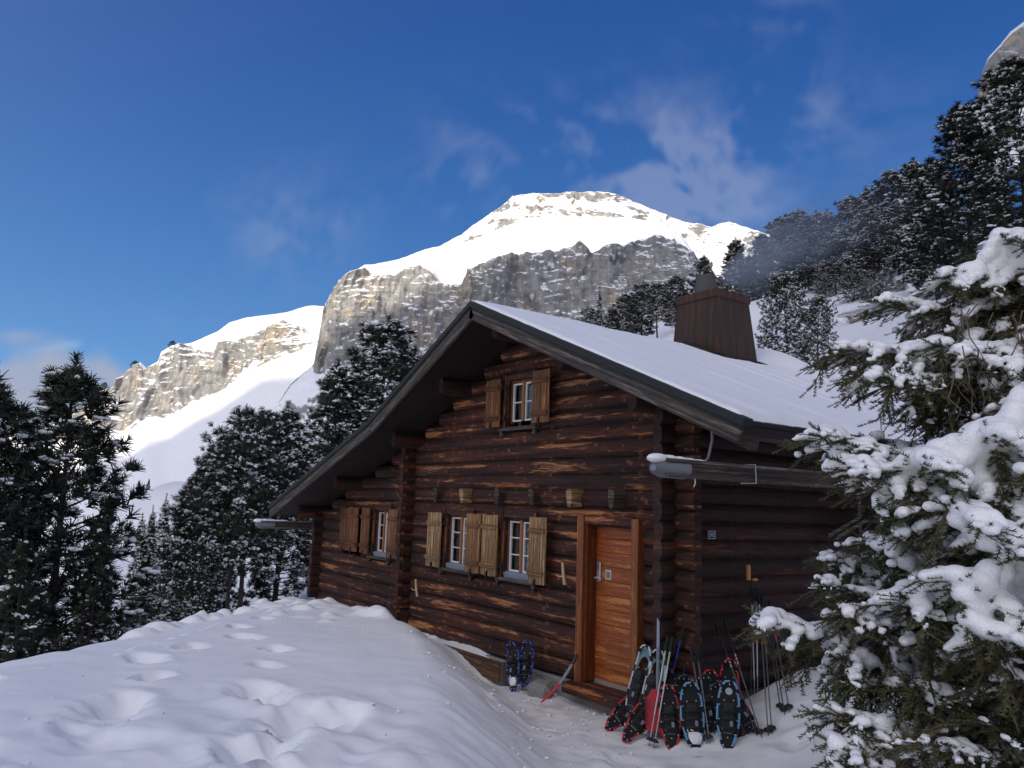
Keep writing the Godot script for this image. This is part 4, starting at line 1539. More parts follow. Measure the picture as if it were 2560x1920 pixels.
func build_crags() -> void:
	# the grey crag over the forest at the right edge
	var st := []
	for s in [[2380, 420, 300, 300, 300], [2440, 420, 300, 262, 262], [2452, 420, 280, 190, 186], [2470, 420, 250, 150, 144], [2500, 420, 220, 118, 112], [2525, 420, 200, 88, 80], [2560, 420, 180, 62, 54], [2640, 420, 160, 20, 8], [2800, 420, 160, -60, -90]]:
		st.append([s[0], s[1], s[2], s[3], s[4], s[4] + 20])
	structure("rock_crag", massif(st, [150.0, 162.0, 166.0, 185.0, 200.0], [[10, 0.05, 0.3], [50, 0.8, 1.1], [14, 0.1, 0.5], [3, 0.0, 0.0]], 110, 5, 4.0), M.mountain, "grey rock crag with a snow rim above the right-hand forest")
	# a brown ledge of layered rock on the slope
	rng.seed = 51
	var o := thing("rock_ledge", "layered brown rock ledge with snow on its steps, right of the chimney", "rock", spot(2215, 800, 58.0))
	var led := []
	for q in [[2090, 800, 796, 790, 786], [2120, 806, 790, 782, 772], [2150, 818, 790, 776, 764], [2200, 832, 792, 762, 742], [2250, 838, 790, 754, 730], [2300, 842, 790, 752, 728], [2350, 842, 796, 768, 756], [2390, 840, 830, 820, 815]]:
		led.append(q)
	var face := part("rock", massif(led, [56.6, 57.0, 57.3, 60.5], [[34, 0.75, 1.5], [30, 0.8, 1.5], [14, 0.3, 0.45]], 130, 6, 11.0), M.mountain, o)
	face.position = -o.position


# ---------------------------------------------------------------- snow lying on boughs: blobs melted into one skin
func snow_skin(blobs: Array, cell: float) -> ArrayMesh:
	var lo := Vector3(1e9, 1e9, 1e9)
	var hi := -lo
	for b in blobs:
		var p: Vector3 = b[0]
		lo = lo.min(p - Vector3.ONE * (b[1] + cell * 2))
		hi = hi.max(p + Vector3.ONE * (b[1] + cell * 2))
	var nx := int((hi.x - lo.x) / cell) + 3
	var ny := int((hi.y - lo.y) / cell) + 3
	var nz := int((hi.z - lo.z) / cell) + 3
	var f := PackedFloat32Array()
	f.resize(nx * ny * nz)
	var touched := PackedInt32Array()
	for b in blobs:
		var p: Vector3 = ((b[0] as Vector3) - lo) / cell
		var r: float = b[1] / cell
		var flat: float = b[2]
		var inv := 1.0 / (r * r)
		for k in range(int(p.z - r), int(p.z + r) + 1):
			for j in range(int(p.y - r * flat), int(p.y + r * flat) + 1):
				var dy := (j - p.y) / flat
				var row := (k * ny + j) * nx
				var dd := dy * dy + (k - p.z) * (k - p.z)
				if dd > r * r:
					continue
				var reach := sqrt(r * r - dd)
				for i in range(int(p.x - reach), int(p.x + reach) + 1):
					var q := 1.0 - (dd + (i - p.x) * (i - p.x)) * inv
					if q > 0.0:
						if f[row + i] == 0.0:
							touched.append(row + i)
						f[row + i] += q * q
	var iso := 0.34
	var at := PackedInt32Array()
	at.resize(f.size())
	var v := PackedVector3Array()
	var n := PackedVector3Array()
	var cells := PackedInt32Array()
	var corner := [0, 1, nx, nx + 1, nx * ny, nx * ny + 1, nx * ny + nx, nx * ny + nx + 1]
	var seen := {}
	for t in touched:
		for o in corner:
			var c: int = t - o
			if c < 0 or seen.has(c):
				continue
			seen[c] = true
			var inside := 0
			for e in corner:
				if f[c + e] > iso:
					inside += 1
			if inside == 0 or inside == 8:
				continue
			var x := c % nx
			var y := (c / nx) % ny
			var z := c / (nx * ny)
			var sum := Vector3.ZERO
			var hits := 0
			for e in 8:
				for axis in 3:
					var bit := 1 << axis
					if e & bit == 0:
						var fa := f[c + corner[e]]
						var fb := f[c + corner[e | bit]]
						if (fa > iso) != (fb > iso):
							var s := (iso - fa) / (fb - fa)
							var q := Vector3(e & 1, (e >> 1) & 1, (e >> 2) & 1)
							q[axis] += s
							sum += q
							hits += 1
			v.append(lo + (Vector3(x, y, z) + sum / hits) * cell)
			var g := Vector3(f[c + 1] + f[c + corner[3]] + f[c + corner[5]] + f[c + corner[7]] - f[c] - f[c + corner[2]] - f[c + corner[4]] - f[c + corner[6]],
				f[c + corner[2]] + f[c + corner[3]] + f[c + corner[6]] + f[c + corner[7]] - f[c] - f[c + 1] - f[c + corner[4]] - f[c + corner[5]],
				f[c + corner[4]] + f[c + corner[5]] + f[c + corner[6]] + f[c + corner[7]] - f[c] - f[c + 1] - f[c + corner[2]] - f[c + corner[3]])
			n.append(-g.normalized())
			at[c] = v.size()
			cells.append(c)
	var tri := PackedInt32Array()
	var step := [1, nx, nx * ny]
	for c in cells:
		for axis in 3:
			var fa := f[c]
			var fb := f[c + step[axis]]
			if (fa > iso) == (fb > iso):
				continue
			var s1: int = step[(axis + 1) % 3]
			var s2: int = step[(axis + 2) % 3]
			var q := [at[c] - 1, at[c - s1] - 1, at[c - s1 - s2] - 1, at[c - s2] - 1]
			if q.min() < 0:
				continue
			if fa > iso:
				tri.append_array([q[0], q[2], q[1], q[0], q[3], q[2]])
			else:
				tri.append_array([q[0], q[1], q[2], q[0], q[2], q[3]])
	var arr := []
	arr.resize(Mesh.ARRAY_MAX)
	arr[Mesh.ARRAY_VERTEX] = v
	arr[Mesh.ARRAY_NORMAL] = n
	arr[Mesh.ARRAY_INDEX] = tri
	var m := ArrayMesh.new()
	m.add_surface_from_arrays(Mesh.PRIMITIVE_TRIANGLES, arr)
	return m


func build_near_spruce() -> void:
	rng.seed = 77
	var foot := EYE + AHEAD * 5.3 + ASIDE * 4.15
	foot.y = ground(foot.x, foot.z) - 0.1
	var o := thing("spruce_tree", "near spruce with thick snow pads on its boughs at the right edge", "tree", foot)
	var trunk := Mk.new()
	trunk.tint = Color(0.085, 0.062, 0.048)
	var pts := []
	var rad := []
	for k in 10:
		pts.append(Vector3(0.05 * sin(k * 1.3), k * 0.85, 0.05 * cos(k * 1.7)))
		rad.append(lerpf(0.17, 0.03, k / 9.0))
	trunk.tube(pts, rad, 12)
	part("trunk", trunk, M.bark, o)
	# one sprig of needles
	var sprig := Mk.new()
	var g := RandomNumberGenerator.new()
	g.seed = 8
	sprig.tint = Color(1.6, 1.1, 0.8)
	sprig.tube([Vector3.ZERO, Vector3(0, 0.006, 0.14)], [0.0035, 0.002], 3, false)
	for k in 44:
		var t := g.randf_range(0.02, 1.0)
		var a := g.randf_range(-2.3, 2.3)
		var d := Vector3(sin(a) * 0.85, cos(a) * 0.75, g.randf_range(0.35, 0.75)).normalized()
		var p := Vector3(0, 0.006 * t, 0.14 * t)
		var side := d.cross(Vector3(g.randf_range(-1, 1), 1, g.randf_range(-1, 1))).normalized() * 0.0032
		var nn := (d + Vector3(0, 0.6, 0)).normalized()
		var s := g.randf_range(0.7, 1.3)
		sprig.tint = Color(s, s, s)
		var i := sprig.vert(p + side, nn)
		sprig.vert(p - side, nn)
		sprig.vert(p + d * 0.026, nn)
		sprig.tri(i, i + 1, i + 2)
	var places := []
	var hues := PackedColorArray()
	var blobs := []
	var wood := Mk.new()
	var mask := noise(1.6, 5, 3)
	# boughs: where each one ends (bearing, sight line, distance), how much snow lies on it, how far it spreads
	var spines := {}
	var ends := [[1908, 1538, 5.1, 1.0, 0.5], [2052, 1452, 5.0, 0.9, 0.4], [2068, 1392, 5.4, 0.8, 0.4], [2100, 1520, 4.8, 0.9, 0.5], [2212, 1318, 5.0, 0.9, 0.45], [2046, 1085, 5.0, 1.0, 0.6], [2120, 1160, 4.7, 1.0, 0.55], [2058, 862, 5.3, 0.95, 0.5], [2196, 748, 5.6, 1.0, 0.45], [2345, 690, 5.4, 1.0, 0.5], [2500, 590, 5.2, 1.0, 0.5], [2330, 860, 5.0, 1.0, 0.5], [2150, 930, 5.0, 0.8, 0.45],
		[2250, 1230, 5.8, 0.3, 0.6], [2330, 760, 6.0, 0.4, 0.6], [2420, 700, 6.0, 0.3, 0.6], [2280, 950, 6.0, 0.2, 0.6], [2380, 1050, 5.9, 0.15, 0.6], [2300, 1380, 5.8, 0.2, 0.6], [2260, 1620, 5.6, 0.2, 0.6], [2400, 1560, 5.5, 0.15, 0.6], [2300, 1780, 5.2, 0.1, 0.6], [2420, 1700, 5.0, 0.1, 0.7], [2500, 1820, 4.8, 0.1, 0.7], [2400, 1900, 4.6, 0.1, 0.6], [2480, 620, 5.8, 0.6, 0.6], [2180, 1100, 5.4, 0.6, 0.55], [2130, 1480, 5.2, 0.8, 0.5], [2165, 1350, 5.1, 0.9, 0.5],
		[2285, 1150, 4.5, 1.5, 0.7], [2360, 1260, 4.3, 1.3, 0.7], [2440, 1080, 4.4, 1.9, 0.8], [2075, 1640, 4.9, 0.8, 0.5], [2085, 1780, 4.6, 0.7, 0.45], [2062, 1850, 4.45, 0.8, 0.4], [2250, 1500, 4.5, 1.0, 0.55], [2260, 1700, 4.5, 0.35, 0.45], [2330, 1860, 4.2, 0.25, 0.5], [2380, 1440, 4.2, 1.3, 0.6], [2470, 1580, 4.1, 1.2, 0.6], [2440, 1800, 4.2, 0.12, 0.6], [2540, 1700, 4.2, 0.15, 0.6], [2520, 1350, 4.2, 1.4, 0.6], [2560, 980, 4.6, 1.6, 0.6], [2600, 800, 4.8, 0.8, 0.5], [2480, 900, 5.2, 0.3, 0.5], [2300, 1020, 5.4, 0.3, 0.5], [2420, 1180, 5.4, 0.2, 0.5], [2180, 1420, 5.5, 0.6, 0.5], [2350, 1620, 5.2, 0.2, 0.5], [2220, 1560, 5.3, 0.6, 0.5], [2560, 1880, 4.4, 0.1, 0.6], [2700, 1500, 3.9, 1.2, 0.6], [2700, 1150, 4.1, 1.3, 0.6], [2750, 700, 4.6, 1.0, 0.6]]
	for e in ends:
		var tip := spot(e[0], e[1], e[2])
		var run := Vector2(tip.x - foot.x, tip.z - foot.z).length()
		var from := Vector3(foot.x, tip.y + 0.20 * run + rng.randf_range(-0.1, 0.25), foot.z)
		if from.y < foot.y + 0.35:
			from.y = foot.y + 0.35 + rng.randf() * 0.2
		var spine := []
		for k in 13:
			var t := k / 12.0
			spine.append(from.lerp(tip, t) + Vector3(0, -0.16 * run * sin(PI * t) * (0.6 + 0.4 * t), 0))
		spines[e[0] * 10000 + e[1]] = spine
		var rr := []
		for k in 13:
			rr.append(lerpf(0.028, 0.004, k / 12.0))
		var local := []
		for q in spine:
			local.append(q - foot)
		wood.tint = Color(0.11, 0.07, 0.05)
		wood.tube(local, rr, 6, false)
		var arms := [spine]
		var steps_n := int(run / 0.055)
		for k in steps_n:
			var t := lerpf(0.12, 0.98, (k + rng.randf()) / steps_n)
			var i := mini(int(t * 12.0), 11)
			var p: Vector3 = (spine[i] as Vector3).lerp(spine[i + 1], t * 12.0 - i)
			var d: Vector3 = (spine[i + 1] - spine[i]).normalized()
			var s := 1.0 if k % 2 == 0 else -1.0
			var side := d.cross(Vector3.UP).normalized() * s
			var l: float = e[4] * (1.15 - 0.85 * t) * rng.randf_range(0.6, 1.15) + 0.08
			var out := (side * 0.95 + d * 0.65 + Vector3(0, rng.randf_range(-0.35, 0.05), 0)).normalized()
			if rng.randf() < 0.30:   # hanging shoots
				out = (side * 0.35 + d * 0.3 + Vector3(0, -0.95, 0)).normalized()
			var arm := []
			for j in 6:
				var q := j / 5.0
				arm.append(p + out * l * q + Vector3(0, -0.30 * l * q * q, 0) + d * 0.12 * l * q * q)
			arms.append(arm)
			if k % 2 == 0:
				var la := []
				for q in arm:
					la.append(q - foot)
				wood.tube(la, [0.008, 0.007, 0.006, 0.005, 0.004, 0.003], 4, false)
		for a in arms.size():
			var arm: Array = arms[a]
			var l := 0.0
			for k in arm.size() - 1:
				l += (arm[k + 1] as Vector3).distance_to(arm[k])
			var n := int(l / 0.021)
			var hang: bool = ((arm[-1] as Vector3) - (arm[0] as Vector3)).normalized().y < -0.6
			var tone := rng.randf_range(0.75, 1.25)
			for k in n:
				var t := (k + rng.randf()) / n
				if a == 0 and t < 0.3:
					continue
				var u := t * (arm.size() - 1)
				var i := mini(int(u), arm.size() - 2)
				var p: Vector3 = (arm[i] as Vector3).lerp(arm[i + 1], u - i)
				var d: Vector3 = (arm[i + 1] - arm[i]).normalized()
				var s := 1.0 if k % 2 == 0 else -1.0
				var side := d.cross(Vector3.UP if absf(d.y) < 0.9 else Vector3.RIGHT).normalized() * s
				var aim := (d * 0.9 + side * rng.randf_range(0.2, 1.0) + Vector3(0, rng.randf_range(-0.75, 0.15) if k % 4 > 0 else rng.randf_range(0.1, 0.6), 0)).normalized()
				var bs := Basis.looking_at(-aim, Vector3.UP if absf(aim.y) < 0.95 else Vector3.RIGHT)
				places.append(Transform3D(bs.scaled(Vector3.ONE * rng.randf_range(0.65, 1.2)), p - foot))
				var c := Color(0.070, 0.086, 0.034).lerp(Color(0.112, 0.088, 0.032), rng.randf()) * tone * rng.randf_range(0.7, 1.2)
				hues.append(Color(c.r, c.g, c.b))
			# snow lies on the upper side, in broken pads
			if hang and rng.randf() < 0.8:
				continue
			var m := int(l / 0.015)
			for k in m:
				var t := (k + rng.randf()) / m
				var u := t * (arm.size() - 1)
				var i := mini(int(u), arm.size() - 2)
				var p: Vector3 = (arm[i] as Vector3).lerp(arm[i + 1], u - i)
				if a == 0 and t < 0.12:
					continue
				var keep: float = 0.55 + 0.6 * mask.get_noise_3dv(p * 1.5) + 0.8 * mask.get_noise_3dv(p * 7.0) + 0.42 * (e[3] - 1.0)
				if keep < 0.22:
					continue
				var r: float = lerpf(0.062, 0.034, t) * (0.7 + 0.35 * minf(e[3], 1.9)) * rng.randf_range(0.5, 1.35) * (1.05 if a == 0 else 1.0) * clampf(0.45 + keep * 0.8, 0.5, 1.2)
				blobs.append([p - foot + Vector3(rng.randf_range(-0.035, 0.035), r * 0.42 + 0.006, rng.randf_range(-0.035, 0.035)), r, 0.8])
	for pair in [[22851150, 24401080, 420], [24401080, 25600980, 420], [22851150, 25600980, 300], [23801440, 25201350, 300], [23801440, 24701580, 240], [23601260, 25201350, 220], [22121318, 22501500, 120], [20461085, 21201160, 120], [23450690, 25000590, 160]]:
		var sa: Array = spines[pair[0]]
		var sb: Array = spines[pair[1]]
		for k in int(pair[2]):
			var t := rng.randf_range(0.45, 1.0) * 12.0
			var i := mini(int(t), 11)
			var u := rng.randf()
			var p: Vector3 = (sa[i] as Vector3).lerp(sa[i + 1], t - i).lerp((sb[i] as Vector3).lerp(sb[i + 1], t - i), u)
			p.y -= 0.10 * sin(PI * u)
			if mask.get_noise_3dv(p * 3.0) > -0.25:
				blobs.append([p - foot + Vector3(0, 0.02, 0), rng.randf_range(0.05, 0.10), 0.75])
	part("bough", wood, M.bark, o)
	# bare dead twigs hanging under the upper boughs
	var dead := Mk.new()
	dead.tint = Color(0.13, 0.095, 0.07)
	for k in 26:
		var p := spot(rng.randf_range(2380, 2560), rng.randf_range(760, 1000), rng.randf_range(4.6, 5.2)) - foot
		var q := [p]
		for j in 4:
			p += Vector3(rng.randf_range(-0.06, 0.06), -rng.randf_range(0.05, 0.12), rng.randf_range(-0.06, 0.06))
			q.append(p)
		dead.tube(q, [0.005, 0.004, 0.004, 0.003, 0.002], 4, false)
	part("dead_twigs", dead, M.bark, o)
	var mm := MultiMesh.new()
	mm.transform_format = MultiMesh.TRANSFORM_3D
	mm.use_colors = true
	mm.mesh = sprig.mesh()
	mm.instance_count = places.size()
	for k in places.size():
		mm.set_instance_transform(k, places[k])
		mm.set_instance_color(k, hues[k])
	var many := MultiMeshInstance3D.new()
	many.name = "needles"
	many.multimesh = mm
	many.material_override = M.needle
	many.set_meta("kind", "stuff")
	o.add_child(many, true)
	part("snow", snow_skin(blobs, 0.0165), M.snow_pad, o)


# ---------------------------------------------------------------- gear in front of the hut
func on_ground(px: float, py: float) -> Vector3:   # where a sight line meets the snow
	var d := (spot(px, py, 1.0) - EYE)
	var s := 4.0
	while s < 40.0:
		var p := EYE + d * s
		if p.y < ground(p.x, p.z):
			return p
		s += 0.02
	return EYE + d * s


func snowshoe(label: String, foot: Vector3, lean: Basis, length: float, width: float, frame_tint: Color, deck_tint: Color, hollow := false, snowy := false) -> Node3D:
	var o := thing("snowshoe", label, "snowshoe", foot, 0.0, "snowshoes beside the hut door")
	o.basis = lean
	var n := 30
	var ring := []
	for k in n + 1:
		var a := TAU * k / n - PI / 2
		var y := 0.5 + 0.5 * sin(a)
		var x := signf(cos(a)) * pow(absf(cos(a)), 0.62) * (0.60 + 0.40 * smoothstep(0.0, 0.45, y))
		ring.append(Vector3(x * width / 2, y * length, 0.05 * smoothstep(0.78, 1.0, y)))
	var rr := []
	for k in n + 1:
		rr.append(0.0105)
	var f := Mk.new()
	f.tint = frame_tint
	f.tube(ring, rr, 7, false, 1.0, Vector3.BACK)
	part("frame", f, M.plastic, o)
	var clips := Mk.new()
	clips.tint = Color(0.012, 0.012, 0.013)
	for k in range(2, n, 3):
		clips.tube([(ring[k] as Vector3).lerp(ring[k + 1], 0.1), (ring[k] as Vector3).lerp(ring[k + 1], 0.95)], [0.0155, 0.0155], 6, true, 1.0, Vector3.BACK)
	part("deck_straps", clips, M.dull, o)
	var outline := PackedVector2Array()
	var lo := 0.02
	var hi := 0.985
	for k in n:
		var p: Vector3 = ring[k]
		var y := clampf(p.y / length, lo, hi)
		outline.append(Vector2(p.x * 0.95, y * length))
	var deck := Mk.new()
	deck.tint = deck_tint
	if hollow:   # an open toe: the deck stops below it, a nose piece closes the tip
		var a := PackedVector2Array([Vector2(-width * 0.30, 0.02), Vector2(width * 0.30, 0.02), Vector2(width * 0.46, length * 0.4), Vector2(width * 0.47, length * 0.64), Vector2(-width * 0.47, length * 0.64), Vector2(-width * 0.46, length * 0.4)])
		deck.plate(a, 0.008, Transform3D())
		deck.tint = Color(0.13, 0.23, 0.22)
		var nose := PackedVector2Array()
		for k in 13:
			var q := PI * k / 12.0
			nose.append(Vector2(cos(q) * width * 0.47, length * (0.80 + 0.195 * sin(q))))
		for k in 9:
			var q := PI - PI * k / 8.0
			nose.append(Vector2(cos(q) * width * 0.27, length * (0.78 + 0.09 * sin(q))))
		deck.plate(nose, 0.012, Transform3D())
		for s in [-1.0, 1.0]:
			deck.plate(PackedVector2Array([Vector2(s * width * 0.47, length * 0.81), Vector2(s * width * 0.27, length * 0.79), Vector2(s * width * 0.34, length * 0.66), Vector2(s * width * 0.47, length * 0.62)]), 0.011, Transform3D(Basis(), Vector3(0, 0, 0.002)))
	else:
		deck.plate(outline, 0.008, Transform3D())
	part("deck", deck, M.dull, o)
	var b := Mk.new()
	b.tint = Color(0.02, 0.02, 0.022)
	b.box(Vector3(0, length * 0.45, 0.022), Vector3(width * 0.5, length * 0.36, 0.03), 0.008)
	b.box(Vector3(0, length * 0.62, 0.045), Vector3(width * 0.46, length * 0.14, 0.06), 0.015)
	for e in [0.34, 0.47, 0.58]:
		b.tube([Vector3(-width * 0.30, length * e, 0.02), Vector3(-width * 0.2, length * e, 0.075), Vector3(width * 0.2, length * (e + 0.01), 0.08), Vector3(width * 0.33, length * (e - 0.02), 0.02)], [0.009, 0.010, 0.010, 0.009], 5)
	b.tint = Color(0.20, 0.20, 0.21)
	b.box(Vector3(width * 0.12, length * 0.40, 0.08), Vector3(0.03, 0.05, 0.012), 0.004)
	b.box(Vector3(0, length * 0.27, 0.012), Vector3(width * 0.4, 0.02, 0.016), 0.004)
	part("binding", b, M.dull, o)
	var dots := Mk.new()
	dots.tint = Color(0.62, 0.62, 0.6)
	for k in range(1, n, 2):
		var p: Vector3 = ring[k]
		dots.ball(Vector3(p.x * 0.84, clampf(p.y, 0.03, length - 0.03), 0.008 + p.z), Vector3(0.0065, 0.0065, 0.005), 0.0, 0, 4, 6)
	for e in [[-0.2, 0.72], [0.22, 0.73], [0.0, 0.2], [0.25, 0.3], [-0.25, 0.32]]:
		dots.ball(Vector3(e[0] * width, e[1] * length, 0.010), Vector3(0.007, 0.007, 0.005), 0.0, 0, 4, 6)
	part("rivets", dots, M.plastic, o)
	if snowy:
		var sn := Mk.new()
		sn.ball(Vector3(0.01, length * 0.20, 0.02), Vector3(width * 0.30, length * 0.10, 0.02), 0.25, 4, 6, 10)
		sn.ball(Vector3(-0.02, length * 0.30, 0.02), Vector3(width * 0.2, length * 0.05, 0.018), 0.25, 7, 6, 9)
		part("snow", sn, M.snow_pad, o)
	return o


func facing(yaw: float, back: float, roll := 0.0) -> Basis:   # stood up, turned, leant back, tipped sideways (degrees)
	return Basis(Vector3.UP, deg_to_rad(yaw)) * Basis(Vector3.BACK, deg_to_rad(roll)) * Basis(Vector3.RIGHT, deg_to_rad(-back))


func pole(label: String, low: Vector3, high: Vector3, bands: Array, grip: Color, disc := true, strap := true) -> void:
	var o := thing("trekking_pole", label, "pole", low, 0.0, "poles leaning and hanging by the door")
	var d := high - low
	var l := d.length()
	var u := d / l
	var s := Mk.new()
	s.tint = Color(0.05, 0.05, 0.05)
	s.tube([Vector3.ZERO, u * 0.05], [0.003, 0.006], 6)
	for k in bands.size():
		s.tint = bands[k][2]
		s.tube([u * l * bands[k][0], u * l * bands[k][1]], [bands[k][3], bands[k][3]], 7)
	part("shaft", s, M.plastic, o)
	var g := Mk.new()
	g.tint = grip
	g.tube([u * (l - 0.15), u * (l - 0.13), u * (l - 0.08), u * (l - 0.03), u * l], [0.011, 0.017, 0.0155, 0.018, 0.012], 8)
	part("grip", g, M.dull, o)
	if strap:
		var side := u.cross(Vector3(0.6, 0.1, 0.7)).normalized()
		var t := Mk.new()
		t.tint = grip
		var q := []
		for k in 7:
			var a := TAU * k / 6.0
			q.append(u * (l - 0.03 - 0.075 * (1.0 - cos(a))) + side * (0.035 * sin(a) + 0.012))
		t.tube(q, [0.004, 0.005, 0.005, 0.005, 0.005, 0.005, 0.004], 5, false)
		part("strap", t, M.dull, o)
	if disc:
		var b := Mk.new()
		b.tint = Color(0.02, 0.02, 0.022)
		b.tube([u * 0.062, u * 0.068, u * 0.074, u * 0.10], [0.012, 0.046, 0.044, 0.010], 10)
		part("basket", b, M.plastic, o)


func build_gear() -> void:
	rng.seed = 91
	var red := Color(0.55, 0.02, 0.03)
	var sky_blue := Color(0.13, 0.36, 0.58)
	var blue := Color(0.02, 0.05, 0.42)
	var black := Color(0.012, 0.012, 0.014)
	var silver := Color(0.50, 0.50, 0.51)
	# the pair by the cellar boarding
	snowshoe("front one of two blue-edged black snowshoes leaning on the log wall left of the door", Vector3(-2.34, -0.45, 0.44), facing(18, 19, 17), 0.60, 0.20, blue, black, false, true)
	snowshoe("rear one of two blue-edged snowshoes on the log wall, half hidden by its mate", Vector3(-2.30, -0.40, 0.31), facing(24, 15, 2), 0.56, 0.20, blue, black)
	# tall pair with grey-green noses, right of the door
	snowshoe("tall snowshoe with grey-green nose and open toe, closest to the door", Vector3(-0.27, -0.40, 0.46), facing(6, 17, -6), 0.86, 0.215, silver * 1.2, Color(0.035, 0.037, 0.04), true)
	snowshoe("second grey-green nosed snowshoe, right behind the tall one by the door", Vector3(-0.04, -0.40, 0.44), facing(14, 19, -3), 0.84, 0.215, silver * 1.2, Color(0.035, 0.037, 0.04), true)
	# the heap round the corner post
	var p := on_ground(1516, 1830)
	snowshoe("red-edged snowshoe lying tipped over nearest the door step", p + Vector3(0, 0.03, 0), facing(48, 30, -52), 0.62, 0.2, red, black)
	p = on_ground(1560, 1862)
	snowshoe("red-edged snowshoe lying tipped over in front of the other fallen one", p + Vector3(0, 0.04, 0), facing(50, 26, -42), 0.62, 0.2, red, black)
	p = on_ground(1682, 1872)
	snowshoe("upright red-edged black snowshoe at the left of the front row", p - Vector3(0, 0.03, 0), facing(46, 15, 5), 0.62, 0.205, red, black, false, false)
	p = on_ground(1738, 1870)
	snowshoe("light blue edged snowshoe with packed snow on its deck, centre of the front row", p - Vector3(0, 0.03, 0), facing(50, 14, 3), 0.63, 0.22, sky_blue, black, false, true)
	p = on_ground(1818, 1872)
	snowshoe("light blue edged snowshoe with a pale oval badge, right of the front row", p - Vector3(0, 0.03, 0), facing(44, 12, -3), 0.65, 0.21, sky_blue, black)
	var badge := Mk.new()
	badge.tint = Color(0.45, 0.46, 0.47)
	badge.tube([Vector3(0, 0.555, 0.006), Vector3(0, 0.555, 0.012)], [0.034, 0.034], 14, true, 1.0)
	part("badge", badge, M.plastic, get_node("snowshoe_008"))
	snowshoe("dark blue edged snowshoe standing behind the centre of the front row", on_ground(1738, 1850) + Vector3(-0.16, 0.02, -0.20), facing(52, 14, 2), 0.66, 0.22, blue, black)
	snowshoe("blue edged snowshoe peeping out behind the silver poles", on_ground(1700, 1850) + Vector3(-0.20, 0.02, -0.16), facing(50, 16, 8), 0.60, 0.2, blue, black)
	snowshoe("red-edged snowshoe behind the badged one", on_ground(1790, 1860) + Vector3(-0.12, 0.02, -0.16), facing(46, 12, 6), 0.63, 0.2, red, black)
	snowshoe("red-tipped black snowshoe at the back of the heap against the corner post", on_ground(1815, 1850) + Vector3(-0.24, 0.03, -0.32), facing(48, 12, -4), 0.66, 0.2, red, black)
	p = on_ground(1850, 1862)
	snowshoe("black snowshoe slumped sideways at the right end of the heap", p + Vector3(-0.05, 0.0, -0.1), facing(60, 22, 24), 0.58, 0.2, Color(0.05, 0.05, 0.055), black)
	p = on_ground(1872, 1852)
	snowshoe("black snowshoe leaning farthest right, red straps showing at its foot", p + Vector3(-0.03, 0.0, -0.16), facing(66, 26, 30), 0.56, 0.2, Color(0.16, 0.02, 0.025), black)

	snowshoe("black snowshoe wedged upright between the red-edged and the snow-packed one", on_ground(1706, 1862) + Vector3(-0.10, 0.02, -0.10), facing(48, 13, -3), 0.60, 0.2, Color(0.03, 0.03, 0.035), black)
	snowshoe("black snowshoe wedged between the snow-packed one and the badged one", on_ground(1778, 1862) + Vector3(-0.10, 0.02, -0.10), facing(50, 12, 5), 0.60, 0.2, Color(0.03, 0.03, 0.035), black)
	snowshoe("black snowshoe with dark straps between the tall pair and the red-edged one", on_ground(1640, 1850) + Vector3(-0.16, 0.02, -0.16), facing(40, 14, 6), 0.58, 0.2, Color(0.08, 0.02, 0.025), black)
	# poles
	var steel := [[0.03, 0.30, silver * 0.9, 0.006], [0.29, 0.62, silver * 1.1, 0.0075], [0.61, 0.74, Color(0.6, 0.62, 0.6), 0.009], [0.73, 0.89, Color(0.42, 0.50, 0.30), 0.009]]
	pole("left one of two silver poles crossing the front of the heap", on_ground(1622, 1868), spot(1670, 1590, 8.52), steel, black)
	pole("right one of two silver poles crossing the front of the heap", on_ground(1634, 1873), spot(1681, 1592, 8.50), steel, black)
	var azure := [[0.03, 0.34, Color(0.03, 0.05, 0.35), 0.006], [0.33, 0.55, blue, 0.008], [0.54, 0.62, Color(0.45, 0.05, 0.12), 0.009], [0.61, 0.88, blue * 1.2, 0.009]]
	pole("steep blue pole with a red band, leaning on the corner logs", on_ground(1650, 1830) + Vector3(-0.1, 0.0, -0.1), spot(1709, 1568, 8.72), azure, black)
	pole("slanting blue pole whose black grip crosses the two dark grips", on_ground(1640, 1838) + Vector3(-0.12, 0.0, -0.14), spot(1764, 1610, 8.70), azure, black)
	var slate := [[0.03, 0.42, Color(0.30, 0.30, 0.31), 0.0065], [0.41, 0.66, Color(0.22, 0.22, 0.23), 0.008], [0.65, 0.88, Color(0.08, 0.08, 0.085), 0.009]]
	pole("left grey pole propped before the centre snowshoe", on_ground(1768, 1864), spot(1727, 1618, 8.55), slate, black)
	pole("right grey pole propped before the centre snowshoe", on_ground(1775, 1862), spot(1741, 1616, 8.56), slate, black)
	var striped := [[0.03, 0.40, Color(0.09, 0.09, 0.095), 0.0065], [0.39, 0.58, Color(0.11, 0.10, 0.10), 0.008], [0.58, 0.61, Color(0.5, 0.5, 0.5), 0.0085], [0.62, 0.64, Color(0.5, 0.5, 0.5), 0.0085], [0.65, 0.67, Color(0.5, 0.5, 0.5), 0.0085], [0.57, 0.9, Color(0.03, 0.03, 0.032), 0.0082]]
	pole("left black pole with white rings leaning on the side wall", on_ground(1893, 1842), Vector3(0.10, 0.66, -0.52), striped, black)
	pole("right black pole with white rings leaning on the side wall", on_ground(1905, 1846), Vector3(0.10, 0.71, -0.66), striped, black)
	# the bundle hung from the wooden peg
	var yellow := [[0.03, 0.28, Color(0.25, 0.25, 0.26), 0.006], [0.27, 0.56, silver * 1.2, 0.0075], [0.55, 0.74, Color(0.45, 0.25, 0.02), 0.013], [0.73, 0.9, silver, 0.008]]
